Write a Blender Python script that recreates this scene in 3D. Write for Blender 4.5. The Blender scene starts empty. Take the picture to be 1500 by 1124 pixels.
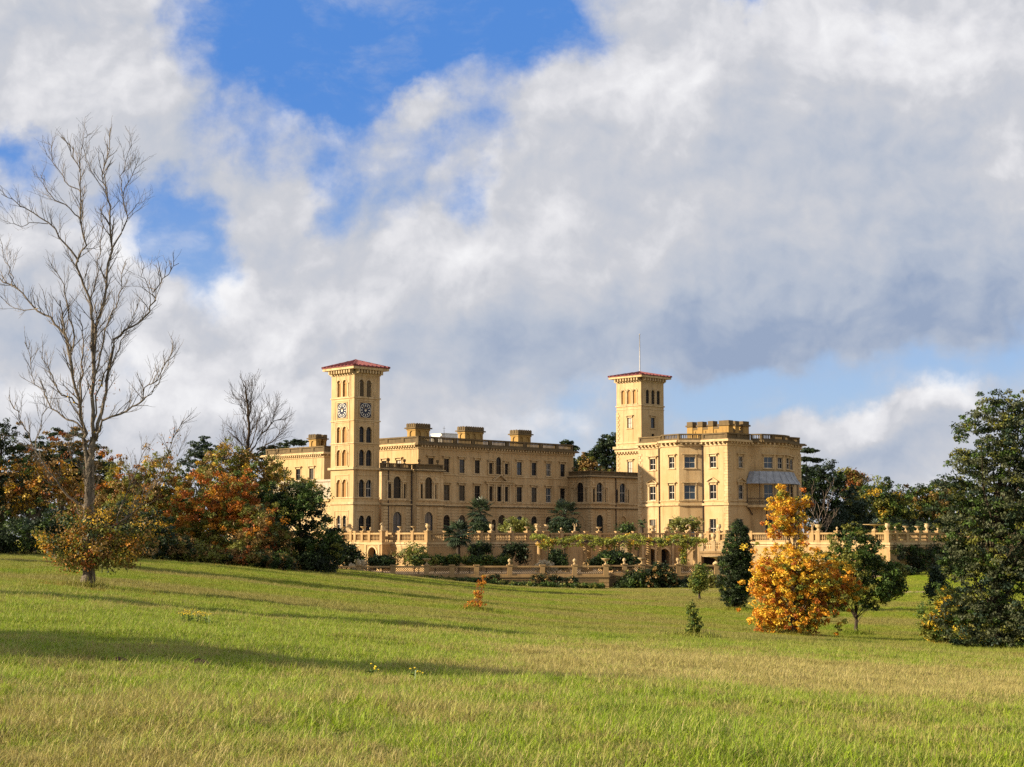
import bpy, math, random
import numpy as np
from mathutils import Vector
R = math.radians
scene = bpy.context.scene
C = scene.collection

# ------------------------------------------------------------------ camera
FPX = 2320.0                       # focal length in pixels of the 1500 px wide photograph
PITCH = math.atan(223.0 / FPX)
cam_d = bpy.data.cameras.new('camera'); cam = bpy.data.objects.new('camera', cam_d); C.objects.link(cam)
cam_d.sensor_fit = 'HORIZONTAL'; cam_d.sensor_width = 36.0; cam_d.lens = 36.0 * FPX / 1500.0
cam_d.clip_start = 0.1; cam_d.clip_end = 6000.0
cam.location = (0, 0, 0); cam.rotation_euler = (math.pi / 2 + PITCH, 0, 0)
scene.camera = cam

# ------------------------------------------------------------------ light and exposure
SUN_EL, SUN_B = R(19.5), R(14)      # elevation; how far the sun stands behind the camera's left
S = Vector((-math.cos(SUN_EL) * math.cos(SUN_B), -math.cos(SUN_EL) * math.sin(SUN_B), math.sin(SUN_EL)))
EXPO = 1.05
BACK = 1.05                         # added brightening of the unseen sky behind the camera, fills the shade
scene.view_settings.view_transform = 'Standard'; scene.view_settings.look = 'None'
scene.view_settings.exposure = EXPO; scene.view_settings.gamma = 1.0
scene.view_settings.use_curve_mapping = False
sun_d = bpy.data.lights.new('sun', 'SUN'); sun_d.energy = 5.0; sun_d.angle = R(0.53); sun_d.color = (1.0, 0.86, 0.64)
sun = bpy.data.objects.new('sun', sun_d); C.objects.link(sun)
sun.rotation_euler = S.to_track_quat('Z', 'Y').to_euler(); sun.location = (-60, -20, 60)

# ------------------------------------------------------------------ node helper
class NT:
    def __init__(s, tree): s.t = tree; s.n = tree.nodes; s.l = tree.links
    def new(s, typ, **kw):
        n = s.n.new(typ)
        for k, v in kw.items(): setattr(n, k, v)
        return n
    def put(s, sock, val):
        if val is None: return
        if isinstance(val, bpy.types.NodeSocket): s.l.new(val, sock)
        else:
            if isinstance(val, (tuple, list)) and len(val) == 3 and sock.type == 'RGBA': val = (*val, 1)
            sock.default_value = val
    def m(s, op, a, b=None, c=None, clamp=False):
        n = s.new('ShaderNodeMath', operation=op, use_clamp=clamp)
        for i, v in enumerate((a, b, c)): s.put(n.inputs[i], v)
        return n.outputs[0]
    def vm(s, op, a, b=None, scale=None):
        n = s.new('ShaderNodeVectorMath', operation=op)
        s.put(n.inputs[0], a); s.put(n.inputs[1], b)
        if scale is not None: s.put(n.inputs['Scale'], scale)
        return n.outputs['Value'] if op in ('LENGTH', 'DOT_PRODUCT', 'DISTANCE') else n.outputs[0]
    def noise(s, vec, scale, detail=4, rough=0.5, dist=0.0, color=False):
        n = s.new('ShaderNodeTexNoise'); s.put(n.inputs['Vector'], vec)
        s.put(n.inputs['Scale'], scale); s.put(n.inputs['Detail'], detail)
        s.put(n.inputs['Roughness'], rough); s.put(n.inputs['Distortion'], dist)
        return n.outputs['Color'] if color else n.outputs[0]
    def mr(s, v, a, b, c=0.0, d=1.0, smooth=True):
        n = s.new('ShaderNodeMapRange'); n.interpolation_type = 'SMOOTHSTEP' if smooth else 'LINEAR'
        for i, x in enumerate((v, a, b, c, d)): s.put(n.inputs[i], x)
        return n.outputs[0]
    def mix(s, f, a, b, typ='MIX'):
        n = s.new('ShaderNodeMix', data_type='RGBA', blend_type=typ)
        s.put(n.inputs[0], f); s.put(n.inputs[6], a); s.put(n.inputs[7], b)
        return n.outputs[2]
    def comb(s, x, y, z):
        n = s.new('ShaderNodeCombineXYZ')
        for i, v in enumerate((x, y, z)): s.put(n.inputs[i], v)
        return n.outputs[0]
    def sep(s, v):
        n = s.new('ShaderNodeSeparateXYZ'); s.put(n.inputs[0], v); return n.outputs

# ------------------------------------------------------------------ sky
def srgb(r, g, b):
    f = lambda c: (c / 255 / 12.92) if c / 255 <= 0.04045 else ((c / 255 + 0.055) / 1.055) ** 2.4
    return (f(r), f(g), f(b))
def make_world():
    w = bpy.data.worlds.new('World'); scene.world = w; w.use_nodes = True
    w.node_tree.nodes.clear(); t = NT(w.node_tree)
    tc = t.new('ShaderNodeTexCoord').outputs['Generated']
    x, y, z = t.sep(tc)
    ay = t.m('MAXIMUM', t.m('ABSOLUTE', y), 0.22)
    zp = t.m('MAXIMUM', z, 0.0)
    px = t.m('ADD', t.m('MULTIPLY', t.m('DIVIDE', x, ay), 2.331), 0.75)
    py = t.m('SUBTRACT', 0.785, t.m('MULTIPLY', t.m('DIVIDE', zp, ay), 2.331))
    P = t.comb(px, py, 0.0)                               # direction, in units of a thousand photo pixels at the horizon
    # swirl the directions a little so that no edge is a clean curve
    w1 = t.vm('SUBTRACT', t.noise(P, 3.2, 3, 0.5, color=True), (0.5, 0.5, 0.5))
    w2 = t.vm('SUBTRACT', t.noise(P, 13.0, 5, 0.6, color=True), (0.5, 0.5, 0.5))
    Pw = t.vm('ADD', P, t.vm('ADD', t.vm('SCALE', w1, scale=0.10), t.vm('SCALE', w2, scale=0.030)))
    Pf = t.vm('MULTIPLY', t.vm('ADD', P, t.vm('ADD', t.vm('SCALE', w1, scale=0.20), t.vm('SCALE', w2, scale=0.085))), (1, 1, 0))
    def blobs(lst, vec):
        acc = None
        for (cx, cy, rx, ry, st) in lst:
            d = t.vm('LENGTH', t.vm('MULTIPLY', t.vm('SUBTRACT', vec, (cx, cy, 0)), (1 / rx, 1 / ry, 0)))
            b = t.mr(d, 1.35, 0.05, 0.0, st)
            acc = b if acc is None else t.m('ADD', acc, b)
        return acc
    holes = blobs([(.40, .03, .23, .16, .86), (.62, .01, .27, .14, .80), (.80, .04, .12, .10, .45), (.47, .11, .12, .08, .40), (.00, .225, .09, .06, .55), (.265, .38, .075, .11, .72),
                   (.225, .285, .12, .05, .42), (.46, .28, .05, .09, .44), (.36, .20, .12, .05, .22), (.60, .24, .15, .10, .32), (.69, .30, .05, .06, .36), (.70, .17, .08, .07, .28),
                   (1.11, -.02, .07, .06, .60), (1.20, .575, .36, .065, .52), (.80, .61, .20, .09, .36), (1.45, .54, .16, .08, .30), (1.02, .56, .2, .05, .2)], Pf)
    fills = blobs([(.10, .08, .22, .16, .25), (.16, .42, .12, .09, .35), (.36, .46, .12, .13, .30), (1.15, .25, .50, .30, .40), (.585, .125, .07, .05, .42), (.40, .16, .10, .05, .15),
                   (1.27, .66, .15, .06, .45), (.60, .60, .35, .06, .25), (1.13, .63, .05, .03, .30), (1.40, .63, .06, .06, .25), (.75, .43, .30, .15, .30)], Pf)
    n0 = t.noise(Pw, 5.0, 8, 0.53); n1 = t.noise(t.vm('ADD', Pw, (-.014, -.018, 0)), 5.0, 8, 0.53)
    fine = t.m('MULTIPLY', t.m('SUBTRACT', t.noise(P, 15.0, 9, 0.62), 0.5), 0.62)
    d0 = t.m('SUBTRACT', t.m('ADD', t.m('ADD', t.m('ADD', 0.66, fine), t.m('MULTIPLY', t.m('SUBTRACT', n0, 0.5), 0.85)), fills), holes)
    alpha = t.mr(d0, 0.07, 0.66)
    wisp = t.mr(t.noise(t.vm('MULTIPLY', Pw, (1, 1.5, 0)), 6.0, 8, 0.62), .48, .74, 0, .38)
    alpha = t.m('MAXIMUM', alpha, wisp)
    bn = t.noise(t.vm('MULTIPLY', Pw, (1, 1.15, 0)), 8.0, 4, 0.45)                  # rounded billows, low on the horizon
    billow = t.m('SUBTRACT', t.m('MULTIPLY', t.m('ABSOLUTE', t.m('SUBTRACT', bn, 0.5)), 3.4), 0.26)
    puff = t.m('MULTIPLY', billow, blobs([(.12, .42, .20, .14, .34), (.38, .50, .16, .12, .22), (1.29, .64, .20, .07, .40)], Pf))
    # lit and shaded sides of the clouds
    edge = t.m('MULTIPLY', t.m('SUBTRACT', n0, n1), 1.7)
    dark = blobs([(1.20, .475, .50, .11, .50), (.98, .50, .34, .09, .12), (1.24, .19, .20, .09, .26), (1.45, .36, .22, .2, .24), (.66, .53, .25, .08, .16), (.02, .50, .14, .1, .22),
                  (.30, .25, .12, .07, .18), (1.08, .34, .26, .10, .12), (1.28, .70, .12, .04, .22), (.58, .28, .14, .05, .16), (.75, .60, .25, .06, .08), (1.1, .62, .3, .05, .15)], Pf)
    bright = blobs([(.20, .345, .09, .05, .35), (.31, .42, .08, .05, .38), (.36, .50, .10, .06, .3), (.05, .57, .10, .05, .3), (.22, .56, .12, .06, .25), (.38, .60, .12, .05, .3), (.80, .62, .08, .04, .2), (1.35, .02, .3, .08, .28), (.98, .13, .18, .08, .20), (.62, .36, .12, .06, .22), (.85, .40, .2, .08, .14), (.50, .46, .1, .05, .22),
                    (1.27, .63, .10, .04, .45), (1.40, .61, .06, .05, .45), (.04, .34, .10, .05, .25), (.08, .10, .15, .1, .14), (.70, .29, .06, .05, .2), (1.5, .25, .06, .1, .2)], Pf)
    soft = t.m('MULTIPLY', t.m('SUBTRACT', t.noise(Pw, 7.0, 6, 0.52), 0.5), 0.40)
    lum = t.m('ADD', t.m('ADD', t.m('SUBTRACT', 0.60, dark), bright), t.m('ADD', t.m('ADD', edge, soft), puff), clamp=True)
    k = 1.0 / (0.1 * 2 ** EXPO)
    cr = t.new('ShaderNodeValToRGB'); t.put(cr.inputs[0], lum)
    e = cr.color_ramp.elements
    e[0].position = 0.0; e[0].color = (*srgb(152, 168, 195), 1)
    e[1].position = 1.0; e[1].color = (*srgb(246, 246, 248), 1)
    for p, c in ((.30, srgb(182, 191, 207)), (.60, srgb(205, 207, 214)), (.80, srgb(228, 228, 232))):
        q = e.new(p); q.color = (*c, 1)
    cloud = t.vm('SCALE', cr.outputs[0], scale=k)
    sky = t.new('ShaderNodeTexSky', sky_type='NISHITA', sun_disc=False)
    sky.sun_elevation = SUN_EL; sky.sun_rotation = math.atan2(S.x, S.y) % (2 * math.pi)
    sky.air_density = 1.0; sky.dust_density = 0.3; sky.ozone_density = 3.0
    up = t.mr(py, 0.70, 0.10)
    zen = t.vm('SCALE', t.mix(up, srgb(164, 189, 224), srgb(74, 133, 215)), scale=k)
    blue = t.mix(0.85, sky.outputs[0], zen)
    col = t.mix(alpha, blue, cloud)
    # the unseen sky behind the camera is brightened to lift the shaded walls
    back = t.mr(y, 0.15, -0.6, 1.0, BACK)
    col = t.vm('SCALE', col, scale=back)
    bg = t.new('ShaderNodeBackground'); t.put(bg.inputs[0], col); bg.inputs[1].default_value = 0.1
    t.l.new(bg.outputs[0], t.new('ShaderNodeOutputWorld').inputs[0])
    w.cycles.sampling_method = 'MANUAL'; w.cycles.sample_map_resolution = 256
make_world()

scene.cycles.max_bounces = 5; scene.cycles.diffuse_bounces = 3; scene.cycles.glossy_bounces = 2
scene.cycles.transmission_bounces = 3; scene.cycles.transparent_max_bounces = 4
scene.cycles.use_denoising = False

# ------------------------------------------------------------------ pixels to places
HOUSE_ROT = R(44.5)                                     # the house stands at this turn to the camera
cu, su = math.cos(HOUSE_ROT), math.sin(HOUSE_ROT)
def uv(X, Y): return (X * cu + Y * su, -X * su + Y * cu)
def xy(u, v): return (u * cu - v * su, u * su + v * cu)
def ray(px, py):
    a, b = (px - 750) / FPX, (562 - py) / FPX
    return (a, math.cos(PITCH) - b * math.sin(PITCH), math.sin(PITCH) + b * math.cos(PITCH))
def at(px, py, Y):
    d = ray(px, py); return Vector((d[0] / d[1] * Y, Y, d[2] / d[1] * Y))
def kx(px): return (px - 750) / FPX * math.cos(PITCH)      # X/Y of a photo column at the horizon
MPP = lambda Y: Y / 2331.0                              # metres in a photo pixel at distance Y

# ------------------------------------------------------------------ tagging
def tag(o, label=None, cat=None, group=None, kind=None):
    if label: o['label'] = label
    if cat: o['category'] = cat
    if group: o['group'] = group
    if kind: o['kind'] = kind
    return o
def empty(name, loc, rz=0.0):
    o = bpy.data.objects.new(name, None); C.objects.link(o); o.location = loc; o.rotation_euler = (0, 0, rz)
    o.empty_display_size = 0.5
    return o
def copy_tree(o, parent=None):
    c = o.copy(); C.objects.link(c); c.parent = parent
    for ch in list(o.children): copy_tree(ch, c)
    return c

# ------------------------------------------------------------------ mesh builder
class MB:
    def __init__(s): s.v = []; s.f = []; s.mi = []
    def add(s, vs, fs, mi=0):
        b = len(s.v); s.v.extend(vs)
        for f in fs: s.f.append(tuple(i + b for i in f)); s.mi.append(mi)
        return s
    def quad(s, a, b, c, d, mi=0): return s.add([a, b, c, d], [(0, 1, 2, 3)], mi)
    def hexa(s, p, mi=0):                                  # eight corners: bottom ring then top ring
        return s.add(p, [(3, 2, 1, 0), (4, 5, 6, 7), (0, 1, 5, 4), (1, 2, 6, 5), (2, 3, 7, 6), (3, 0, 4, 7)], mi)
    def box(s, x0, x1, y0, y1, z0, z1, mi=0):
        return s.hexa([(x0, y0, z0), (x1, y0, z0), (x1, y1, z0), (x0, y1, z0), (x0, y0, z1), (x1, y0, z1), (x1, y1, z1), (x0, y1, z1)], mi)
    def lathe(s, c, prof, n=10, mi=0, ang=0.0, sx=1.0, sy=1.0):
        vs = []; fs = []
        for (r, z) in prof:
            for i in range(n):
                a = ang + 2 * math.pi * i / n
                vs.append((c[0] + r * sx * math.cos(a), c[1] + r * sy * math.sin(a), c[2] + z))
        for j in range(len(prof) - 1):
            for i in range(n):
                k = (i + 1) % n
                fs.append((j * n + i, j * n + k, (j + 1) * n + k, (j + 1) * n + i))
        fs.append(tuple(range(n - 1, -1, -1))); fs.append(tuple((len(prof) - 1) * n + i for i in range(n)))
        return s.add(vs, fs, mi)
    def tube(s, pts, rad, n=5, mi=0):
        pts = [Vector(p) for p in pts]; vs = []; fs = []
        ref = Vector((0.31, 0.17, 0.93))
        for i, p in enumerate(pts):
            d = (pts[min(i + 1, len(pts) - 1)] - pts[max(i - 1, 0)])
            if d.length < 1e-9: d = Vector((0, 0, 1))
            d.normalize()
            a = d.cross(ref)
            if a.length < 0.1: a = d.cross(Vector((1, 0, 0)))
            a.normalize(); b = d.cross(a)
            r = rad[i] if isinstance(rad, (list, tuple)) else rad
            for j in range(n):
                t = 2 * math.pi * j / n
                vs.append(tuple(p + (a * math.cos(t) + b * math.sin(t)) * r))
        for i in range(len(pts) - 1):
            for j in range(n):
                k = (j + 1) % n
                fs.append((i * n + j, i * n + k, (i + 1) * n + k, (i + 1) * n + j))
        fs.append(tuple(range(n))); fs.append(tuple((len(pts) - 1) * n + j for j in range(n - 1, -1, -1)))
        return s.add(vs, fs, mi)
    def build(s, name, mats, parent=None, base=(0, 0, 0), smooth=False):
        me = bpy.data.meshes.new(name)
        bx, by, bz = base
        me.from_pydata([(p[0] - bx, p[1] - by, p[2] - bz) for p in s.v], [], s.f)
        if not isinstance(mats, (list, tuple)): mats = [mats]
        for m_ in mats: me.materials.append(m_)
        if len(mats) > 1: me.polygons.foreach_set('material_index', s.mi)
        if smooth: me.polygons.foreach_set('use_smooth', [True] * len(me.polygons))
        me.update()
        o = bpy.data.objects.new(name, me); C.objects.link(o)
        if parent is not None: o.parent = parent
        return o

# ------------------------------------------------------------------ materials
M = {}
def mat(name):
    m_ = bpy.data.materials.new(name); m_.use_nodes = True
    t = NT(m_.node_tree); t.n.clear()
    out = t.new('ShaderNodeOutputMaterial'); b = t.new('ShaderNodeBsdfPrincipled')
    t.l.new(b.outputs[0], out.inputs[0]); M[name] = m_
    return t, b, out
def bump(t, b, h, dist, strength=1.0):
    n = t.new('ShaderNodeBump'); n.inputs['Strength'].default_value = strength; n.inputs['Distance'].default_value = dist
    t.put(n.inputs['Height'], h); t.l.new(n.outputs[0], b.inputs['Normal'])
def pos(t): return t.new('ShaderNodeNewGeometry').outputs['Position']
def stone(name, col, col2, stain=None, scale=0.6, rough=0.9, streak=True):
    t, b, _ = mat(name); p = pos(t)
    n1 = t.mr(t.noise(p, scale, 5, 0.6), 0.3, 0.7)
    c = t.mix(n1, col, col2)
    if streak:                                              # rain streaks run down the stone
        n2 = t.noise(t.vm('MULTIPLY', p, (1.6, 1.6, 0.16)), 1.1, 5, 0.62)
        c = t.mix(t.mr(n2, 0.46, 0.76, 0.0, 0.80), c, stain or tuple(v * 0.5 for v in col))
    n4 = t.noise(p, .11, 3, 0.5); c = t.mix(t.mr(n4, .42, .60, 0, .42), c, tuple(v * f_ for v, f_ in zip(col2, (.86, .80, .66))))
    n3 = t.noise(p, 7.0, 4, 0.6)
    c = t.mix(t.mr(n3, 0.35, 0.7, 0.0, 0.22), c, tuple(v * 0.72 for v in col2))
    t.put(b.inputs['Base Color'], c); b.inputs['Roughness'].default_value = rough
    b.inputs['Specular IOR Level'].default_value = 0.2
    bump(t, b, n3, 0.02, 0.5)
stone('render_wall', (.510, .368, .198), (.445, .300, .148), (.20, .130, .065))
stone('trim', (.560, .420, .240), (.470, .335, .175), (.19, .13, .07), scale=1.3)
stone('weathered', (.105, .075, .040), (.165, .115, .058), (.055, .042, .026), scale=0.9)  # old dark stone; also carries the painted shade of some cornice ledges
stone('chimney_stone', (.40, .255, .085), (.33, .20, .065), (.17, .10, .04), scale=1.2)
stone('terrace_stone', (0.441, 0.293, 0.141), (0.350, 0.224, 0.103), (0.167, 0.110, 0.057), scale=0.7)
stone('low_stone', (0.238, 0.162, 0.083), (0.185, 0.125, 0.066), (0.086, 0.063, 0.036), scale=0.8)
stone('pale_render', (0.456, 0.395, 0.319), (0.380, 0.319, 0.243), (0.228, 0.167, 0.114), scale=1.0)
stone('niche_bounce', (0.395, 0.224, 0.087), (0.334, 0.182, 0.068), (0.213, 0.114, 0.046), scale=1.0)  # warm bounce light put into the recess colour on the sunlit tower faces
def simple(name, col, rough=0.6, metal=0.0, var=0.25, scale=2.0, spec=0.3):
    t, b, _ = mat(name); p = pos(t)
    n = t.noise(p, scale, 4, 0.6)
    t.put(b.inputs['Base Color'], t.mix(t.mr(n, 0.3, 0.7, 0.0, 1.0), col, tuple(v * (1 - var) for v in col)))
    b.inputs['Roughness'].default_value = rough; b.inputs['Metallic'].default_value = metal
    b.inputs['Specular IOR Level'].default_value = spec
simple('pane_glass', (.012, .013, .016), 0.18, 0, .5, .7, .22)
simple('pane_glass_blue', (.035, .055, .08), 0.12, 0, .3, .7, .5)
simple('pane_blind', (.42, .36, .28), 0.35, 0, .3, 3.0, .5)
simple('pane_blind_dim', (.075, .065, .05), 0.3, 0, .5, 1.5, .4)
simple('sash', (.085, .065, .045), 0.6)
simple('sash_white', (.62, .55, .45), 0.5)
simple('dark_hole', (.02, .017, .014), 0.9)
simple('louvre', (.16, .12, .08), 0.8)
simple('lead', (.30, .31, .33), 0.55, .2, .35, 1.5)
simple('iron', (.05, .035, .03), 0.6)
simple('pole_paint', (.45, .43, .42), 0.5)
simple('clock_blue', (.008, .012, .035), 0.35)
simple('clock_white', (.72, .66, .55), 0.5)
simple('gravel', (.40, .28, .165), 0.95, 0, .3, 8)
simple('paving', (.36, .28, .19), 0.95, 0, .3, 3)
simple('soil', (.10, .06, .035), 0.95, 0, .5, 6)
simple('white_box', (.7, .66, .58), 0.6, 0, .1)
def tiles():
    t, b, _ = mat('roof_tile'); p = pos(t)
    n = t.noise(p, 5, 4, .6)
    t.put(b.inputs['Base Color'], t.mix(t.mr(n, .3, .7), (.19, .030, .030), (.10, .016, .018)))
    b.inputs['Roughness'].default_value = .75
tiles()
def bark(name, c1, c2):
    t, b, _ = mat(name); p = pos(t)
    n = t.noise(t.vm('MULTIPLY', p, (3, 3, .7)), 2.2, 6, .65)
    t.put(b.inputs['Base Color'], t.mix(t.mr(n, .35, .68), c1, c2)); b.inputs['Roughness'].default_value = .95
    b.inputs['Specular IOR Level'].default_value = 0.1
    bump(t, b, n, 0.04, 0.8)
bark('bark_beech', (.21, .17, .13), (.065, .05, .037)); bark('bark_dark', (.075, .055, .04), (.035, .027, .02))
bark('bark_grey', (.17, .13, .10), (.085, .065, .05))
def leaf_mat():
    t, b, out = mat('leaf')
    a = t.new('ShaderNodeAttribute'); a.attribute_name = 'leaf_col'
    t.put(b.inputs['Base Color'], a.outputs['Color']); b.inputs['Roughness'].default_value = .55
    b.inputs['Specular IOR Level'].default_value = .25
    tr = t.new('ShaderNodeBsdfTranslucent'); t.put(tr.inputs[0], a.outputs['Color'])
    mx = t.new('ShaderNodeMixShader'); mx.inputs[0].default_value = .25
    t.l.new(b.outputs[0], mx.inputs[1]); t.l.new(tr.outputs[0], mx.inputs[2]); t.l.new(mx.outputs[0], out.inputs[0])
leaf_mat()
# ------------------------------------------------------------------ terrain
T_PX = np.array([0, 250, 500, 750, 1000, 1250, 1500], float)
T_Y = np.array([6, 11, 18, 27, 40, 60, 80, 110, 140, 185, 210, 260, 400, 3000], float)
T_Z = np.array([
    [-1.48, -1.50, -1.52, -1.53, -1.55, -1.57, -1.60],
    [-1.55, -1.57, -1.60, -1.62, -1.65, -1.68, -1.72],
    [-1.68, -1.74, -1.82, -1.90, -1.98, -2.06, -2.14],
    [-1.85, -2.00, -2.20, -2.38, -2.55, -2.70, -2.85],
    [-1.95, -2.30, -2.65, -2.95, -3.20, -3.45, -3.70],
    [-2.10, -2.65, -3.20, -3.70, -4.10, -4.40, -4.75],
    [-2.05, -2.75, -3.60, -4.40, -4.95, -5.40, -5.75],
    [-1.75, -2.60, -3.90, -5.10, -6.10, -7.00, -7.30],
    [-1.65, -2.35, -3.80, -5.50, -6.60, -7.20, -7.40],
    [-1.90, -2.55, -3.85, -5.75, -6.20, -5.60, -5.40],
    [-2.00, -2.60, -3.80, -5.60, -5.60, -4.20, -3.80],
    [-2.20, -2.60, -3.50, -3.60, -3.60, -3.50, -3.30],
    [-2.50, -2.60, -3.00, -3.30, -3.30, -3.20, -3.00],
    [-2.50, -2.60, -3.00, -3.30, -3.30, -3.20, -3.00]])
def catmull(tab, f):
    i = np.clip(np.floor(f).astype(int), 0, tab - 2); t = f - i
    w = [-.5 * t**3 + t**2 - .5 * t, 1.5 * t**3 - 2.5 * t**2 + 1, -1.5 * t**3 + 2 * t**2 + .5 * t, .5 * t**3 - .5 * t**2]
    return [np.clip(i + o, 0, tab - 1) for o in (-1, 0, 1, 2)], w
def terrain(X, Y):
    X = np.asarray(X, float); Y = np.asarray(Y, float)
    Yc = np.clip(Y, 6, 3000)
    px = np.clip(750 + 2331 * X / np.maximum(Yc, 11), -60, 1560)
    fj = np.clip(px / 250, 0, 6); fi = np.interp(np.log(Yc), np.log(T_Y), np.arange(len(T_Y)))
    I, wi = catmull(len(T_Y), fi); J, wj = catmull(len(T_PX), fj)
    z = sum(wi[a] * wj[b] * T_Z[I[a], J[b]] for a in range(4) for b in range(4))
    bumps = .035 * np.sin(X * 1.3 + .7 * np.sin(Y * .8)) * np.sin(Y * 1.1 + .4 * X) + .05 * np.sin(X * .43 + Y * .31) * np.sin(Y * .37 - X * .2)
    return z + bumps * np.clip(1.4 - Yc / 160, 0, 1)
def tz(X, Y): return float(terrain(X, Y))
def ground_at(px, py):
    k = kx(px); best = None
    for Y in np.arange(9, 260, .25):
        z = tz(k * Y, Y)
        if 785 - 2331 * z / Y <= py: return Vector((k * Y, Y, z))
    return Vector((k * 200, 200, tz(k * 200, 200)))
def ground_Y(px, Y): X = kx(px) * Y; return Vector((X, Y, tz(X, Y)))

# colour of the meadow, shared by the ground and the blades that stand on it
def meadow_colour(t, p, rnd=None):
    near = t.noise(t.vm('MULTIPLY', p, (1, .55, 0)), .42, 5, .62)
    fine = t.noise(t.vm('MULTIPLY', p, (1, 1, 0)), 2.6, 4, .6)
    wide = t.noise(t.vm('MULTIPLY', p, (.35, 1, 0)), .085, 4, .55)
    y = t.sep(p)[1]; x = t.sep(p)[0]
    # a dry straw belt lies across the brow of the meadow, another in the near left; fresh grass between
    belt = t.m('MULTIPLY', t.m('MULTIPLY', t.mr(y, 23, 31), t.mr(y, 56, 42)), t.mr(x, -5, 4, 0, 1.0))
    nearleft = t.m('MULTIPLY', t.mr(y, 20, 14), t.mr(x, 1.5, -1.5, 0, .28))
    lush = t.m('ADD', t.m('MULTIPLY', t.m('MULTIPLY', t.mr(y, 27, 32), t.mr(y, 54, 44)), t.mr(x, 2, -4, 0, .50)), t.m('MULTIPLY', t.mr(y, 25, 20), t.mr(x, -1, 2, 0, .30)))
    dry = t.m('ADD', t.m('ADD', t.mr(near, .42, .60, -.12, .70), t.mr(wide, .45, .65, -.2, .3)), t.m('ADD', t.m('ADD', belt, nearleft), t.mr(fine, .38, .66, -.18, .34)))
    dry = t.m('SUBTRACT', dry, lush, clamp=True)
    if rnd is not None: dry = t.m('ADD', dry, t.m('MULTIPLY', t.m('SUBTRACT', rnd, .42), 1.35), clamp=True)
    green = t.mix(t.mr(fine, .35, .65), (.285, .390, .013), (.130, .215, .009))
    straw = t.mix(t.mr(near, .3, .7), (.58, .44, .20), (.38, .285, .105))
    c = t.mix(t.m('MULTIPLY', dry, .80), green, straw)
    lawn = t.mix(t.mr(near, .35, .65), (.195, .260, .018), (.275, .275, .042))
    lawn = t.mix(t.mr(wide, .43, .60, 0, .75), lawn, (.29, .235, .078))
    return t.mix(t.mr(y, 50, 85), c, lawn)
def grass_mats():
    t, b, out = mat('grass_blade'); p = pos(t)
    a = t.new('ShaderNodeAttribute'); a.attribute_name = 'blade_rnd'
    oi = t.new('ShaderNodeObjectInfo').outputs['Random']
    r = t.m('ADD', t.m('MULTIPLY', a.outputs['Fac'], .75), t.m('MULTIPLY', oi, .25))
    c = meadow_colour(t, p, r)
    t.put(b.inputs['Base Color'], c); b.inputs['Roughness'].default_value = .55; b.inputs['Specular IOR Level'].default_value = .25
    tr = t.new('ShaderNodeBsdfTranslucent'); t.put(tr.inputs[0], c)
    mx = t.new('ShaderNodeMixShader'); mx.inputs[0].default_value = .35
    t.l.new(b.outputs[0], mx.inputs[1]); t.l.new(tr.outputs[0], mx.inputs[2]); t.l.new(mx.outputs[0], out.inputs[0])
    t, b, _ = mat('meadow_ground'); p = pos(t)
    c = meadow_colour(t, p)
    n = t.noise(p, 5.0, 5, .65); n2 = t.noise(p, .9, 5, .6)
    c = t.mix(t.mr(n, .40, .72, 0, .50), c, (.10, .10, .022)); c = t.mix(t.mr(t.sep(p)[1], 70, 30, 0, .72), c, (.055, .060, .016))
    t.put(b.inputs['Base Color'], c); b.inputs['Roughness'].default_value = 1.0; b.inputs['Specular IOR Level'].default_value = 0
    bump(t, b, t.m('ADD', n, t.m('MULTIPLY', n2, 2.0)), .30, 1.0)
grass_mats()

def in_lower_terrace(X, Y):
    px = 750 + 2331 * X / np.maximum(Y, 1)
    return (Y > 188.3) & (Y < 234) & (px > 470) & (px < 1082)
def make_ground():
    g = lambda a, b, n, p: np.sign(np.linspace(a, b, n)) * np.abs(np.linspace(a, b, n)) ** p
    xs = np.unique(np.concatenate([np.arange(-30, 30, .5), np.arange(-75, 75, 1.5), np.arange(-160, 161, 6), np.array([-1500, -1000, -600, -400, -300, -220, 220, 300, 400, 600, 1000, 1500])]))
    ys = np.unique(np.concatenate([np.arange(-40, 8, 4), np.arange(8, 60, .5), np.arange(60, 130, 1.0), np.arange(130, 232, 1.5), [187.0, 187.8, 188.4], np.arange(232, 300, 8), [320, 350, 400, 500, 700, 1000, 1600, 2500]]))
    Xg, Yg = np.meshgrid(xs, ys); Z = terrain(Xg, Yg)
    Z = np.where(in_lower_terrace(Xg, Yg), np.minimum(Z, -5.3), Z)
    v = np.stack([Xg, Yg, Z], -1).reshape(-1, 3); nx = len(xs); ny = len(ys)
    idx = np.arange(nx * ny).reshape(ny, nx)
    f = np.stack([idx[:-1, :-1], idx[:-1, 1:], idx[1:, 1:], idx[1:, :-1]], -1).reshape(-1, 4)
    me = bpy.data.meshes.new('meadow'); me.from_pydata(v.tolist(), [], f.tolist())
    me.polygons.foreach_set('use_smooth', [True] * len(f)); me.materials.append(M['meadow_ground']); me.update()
    o = bpy.data.objects.new('meadow', me); C.objects.link(o); o['kind'] = 'structure'
make_ground()

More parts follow.
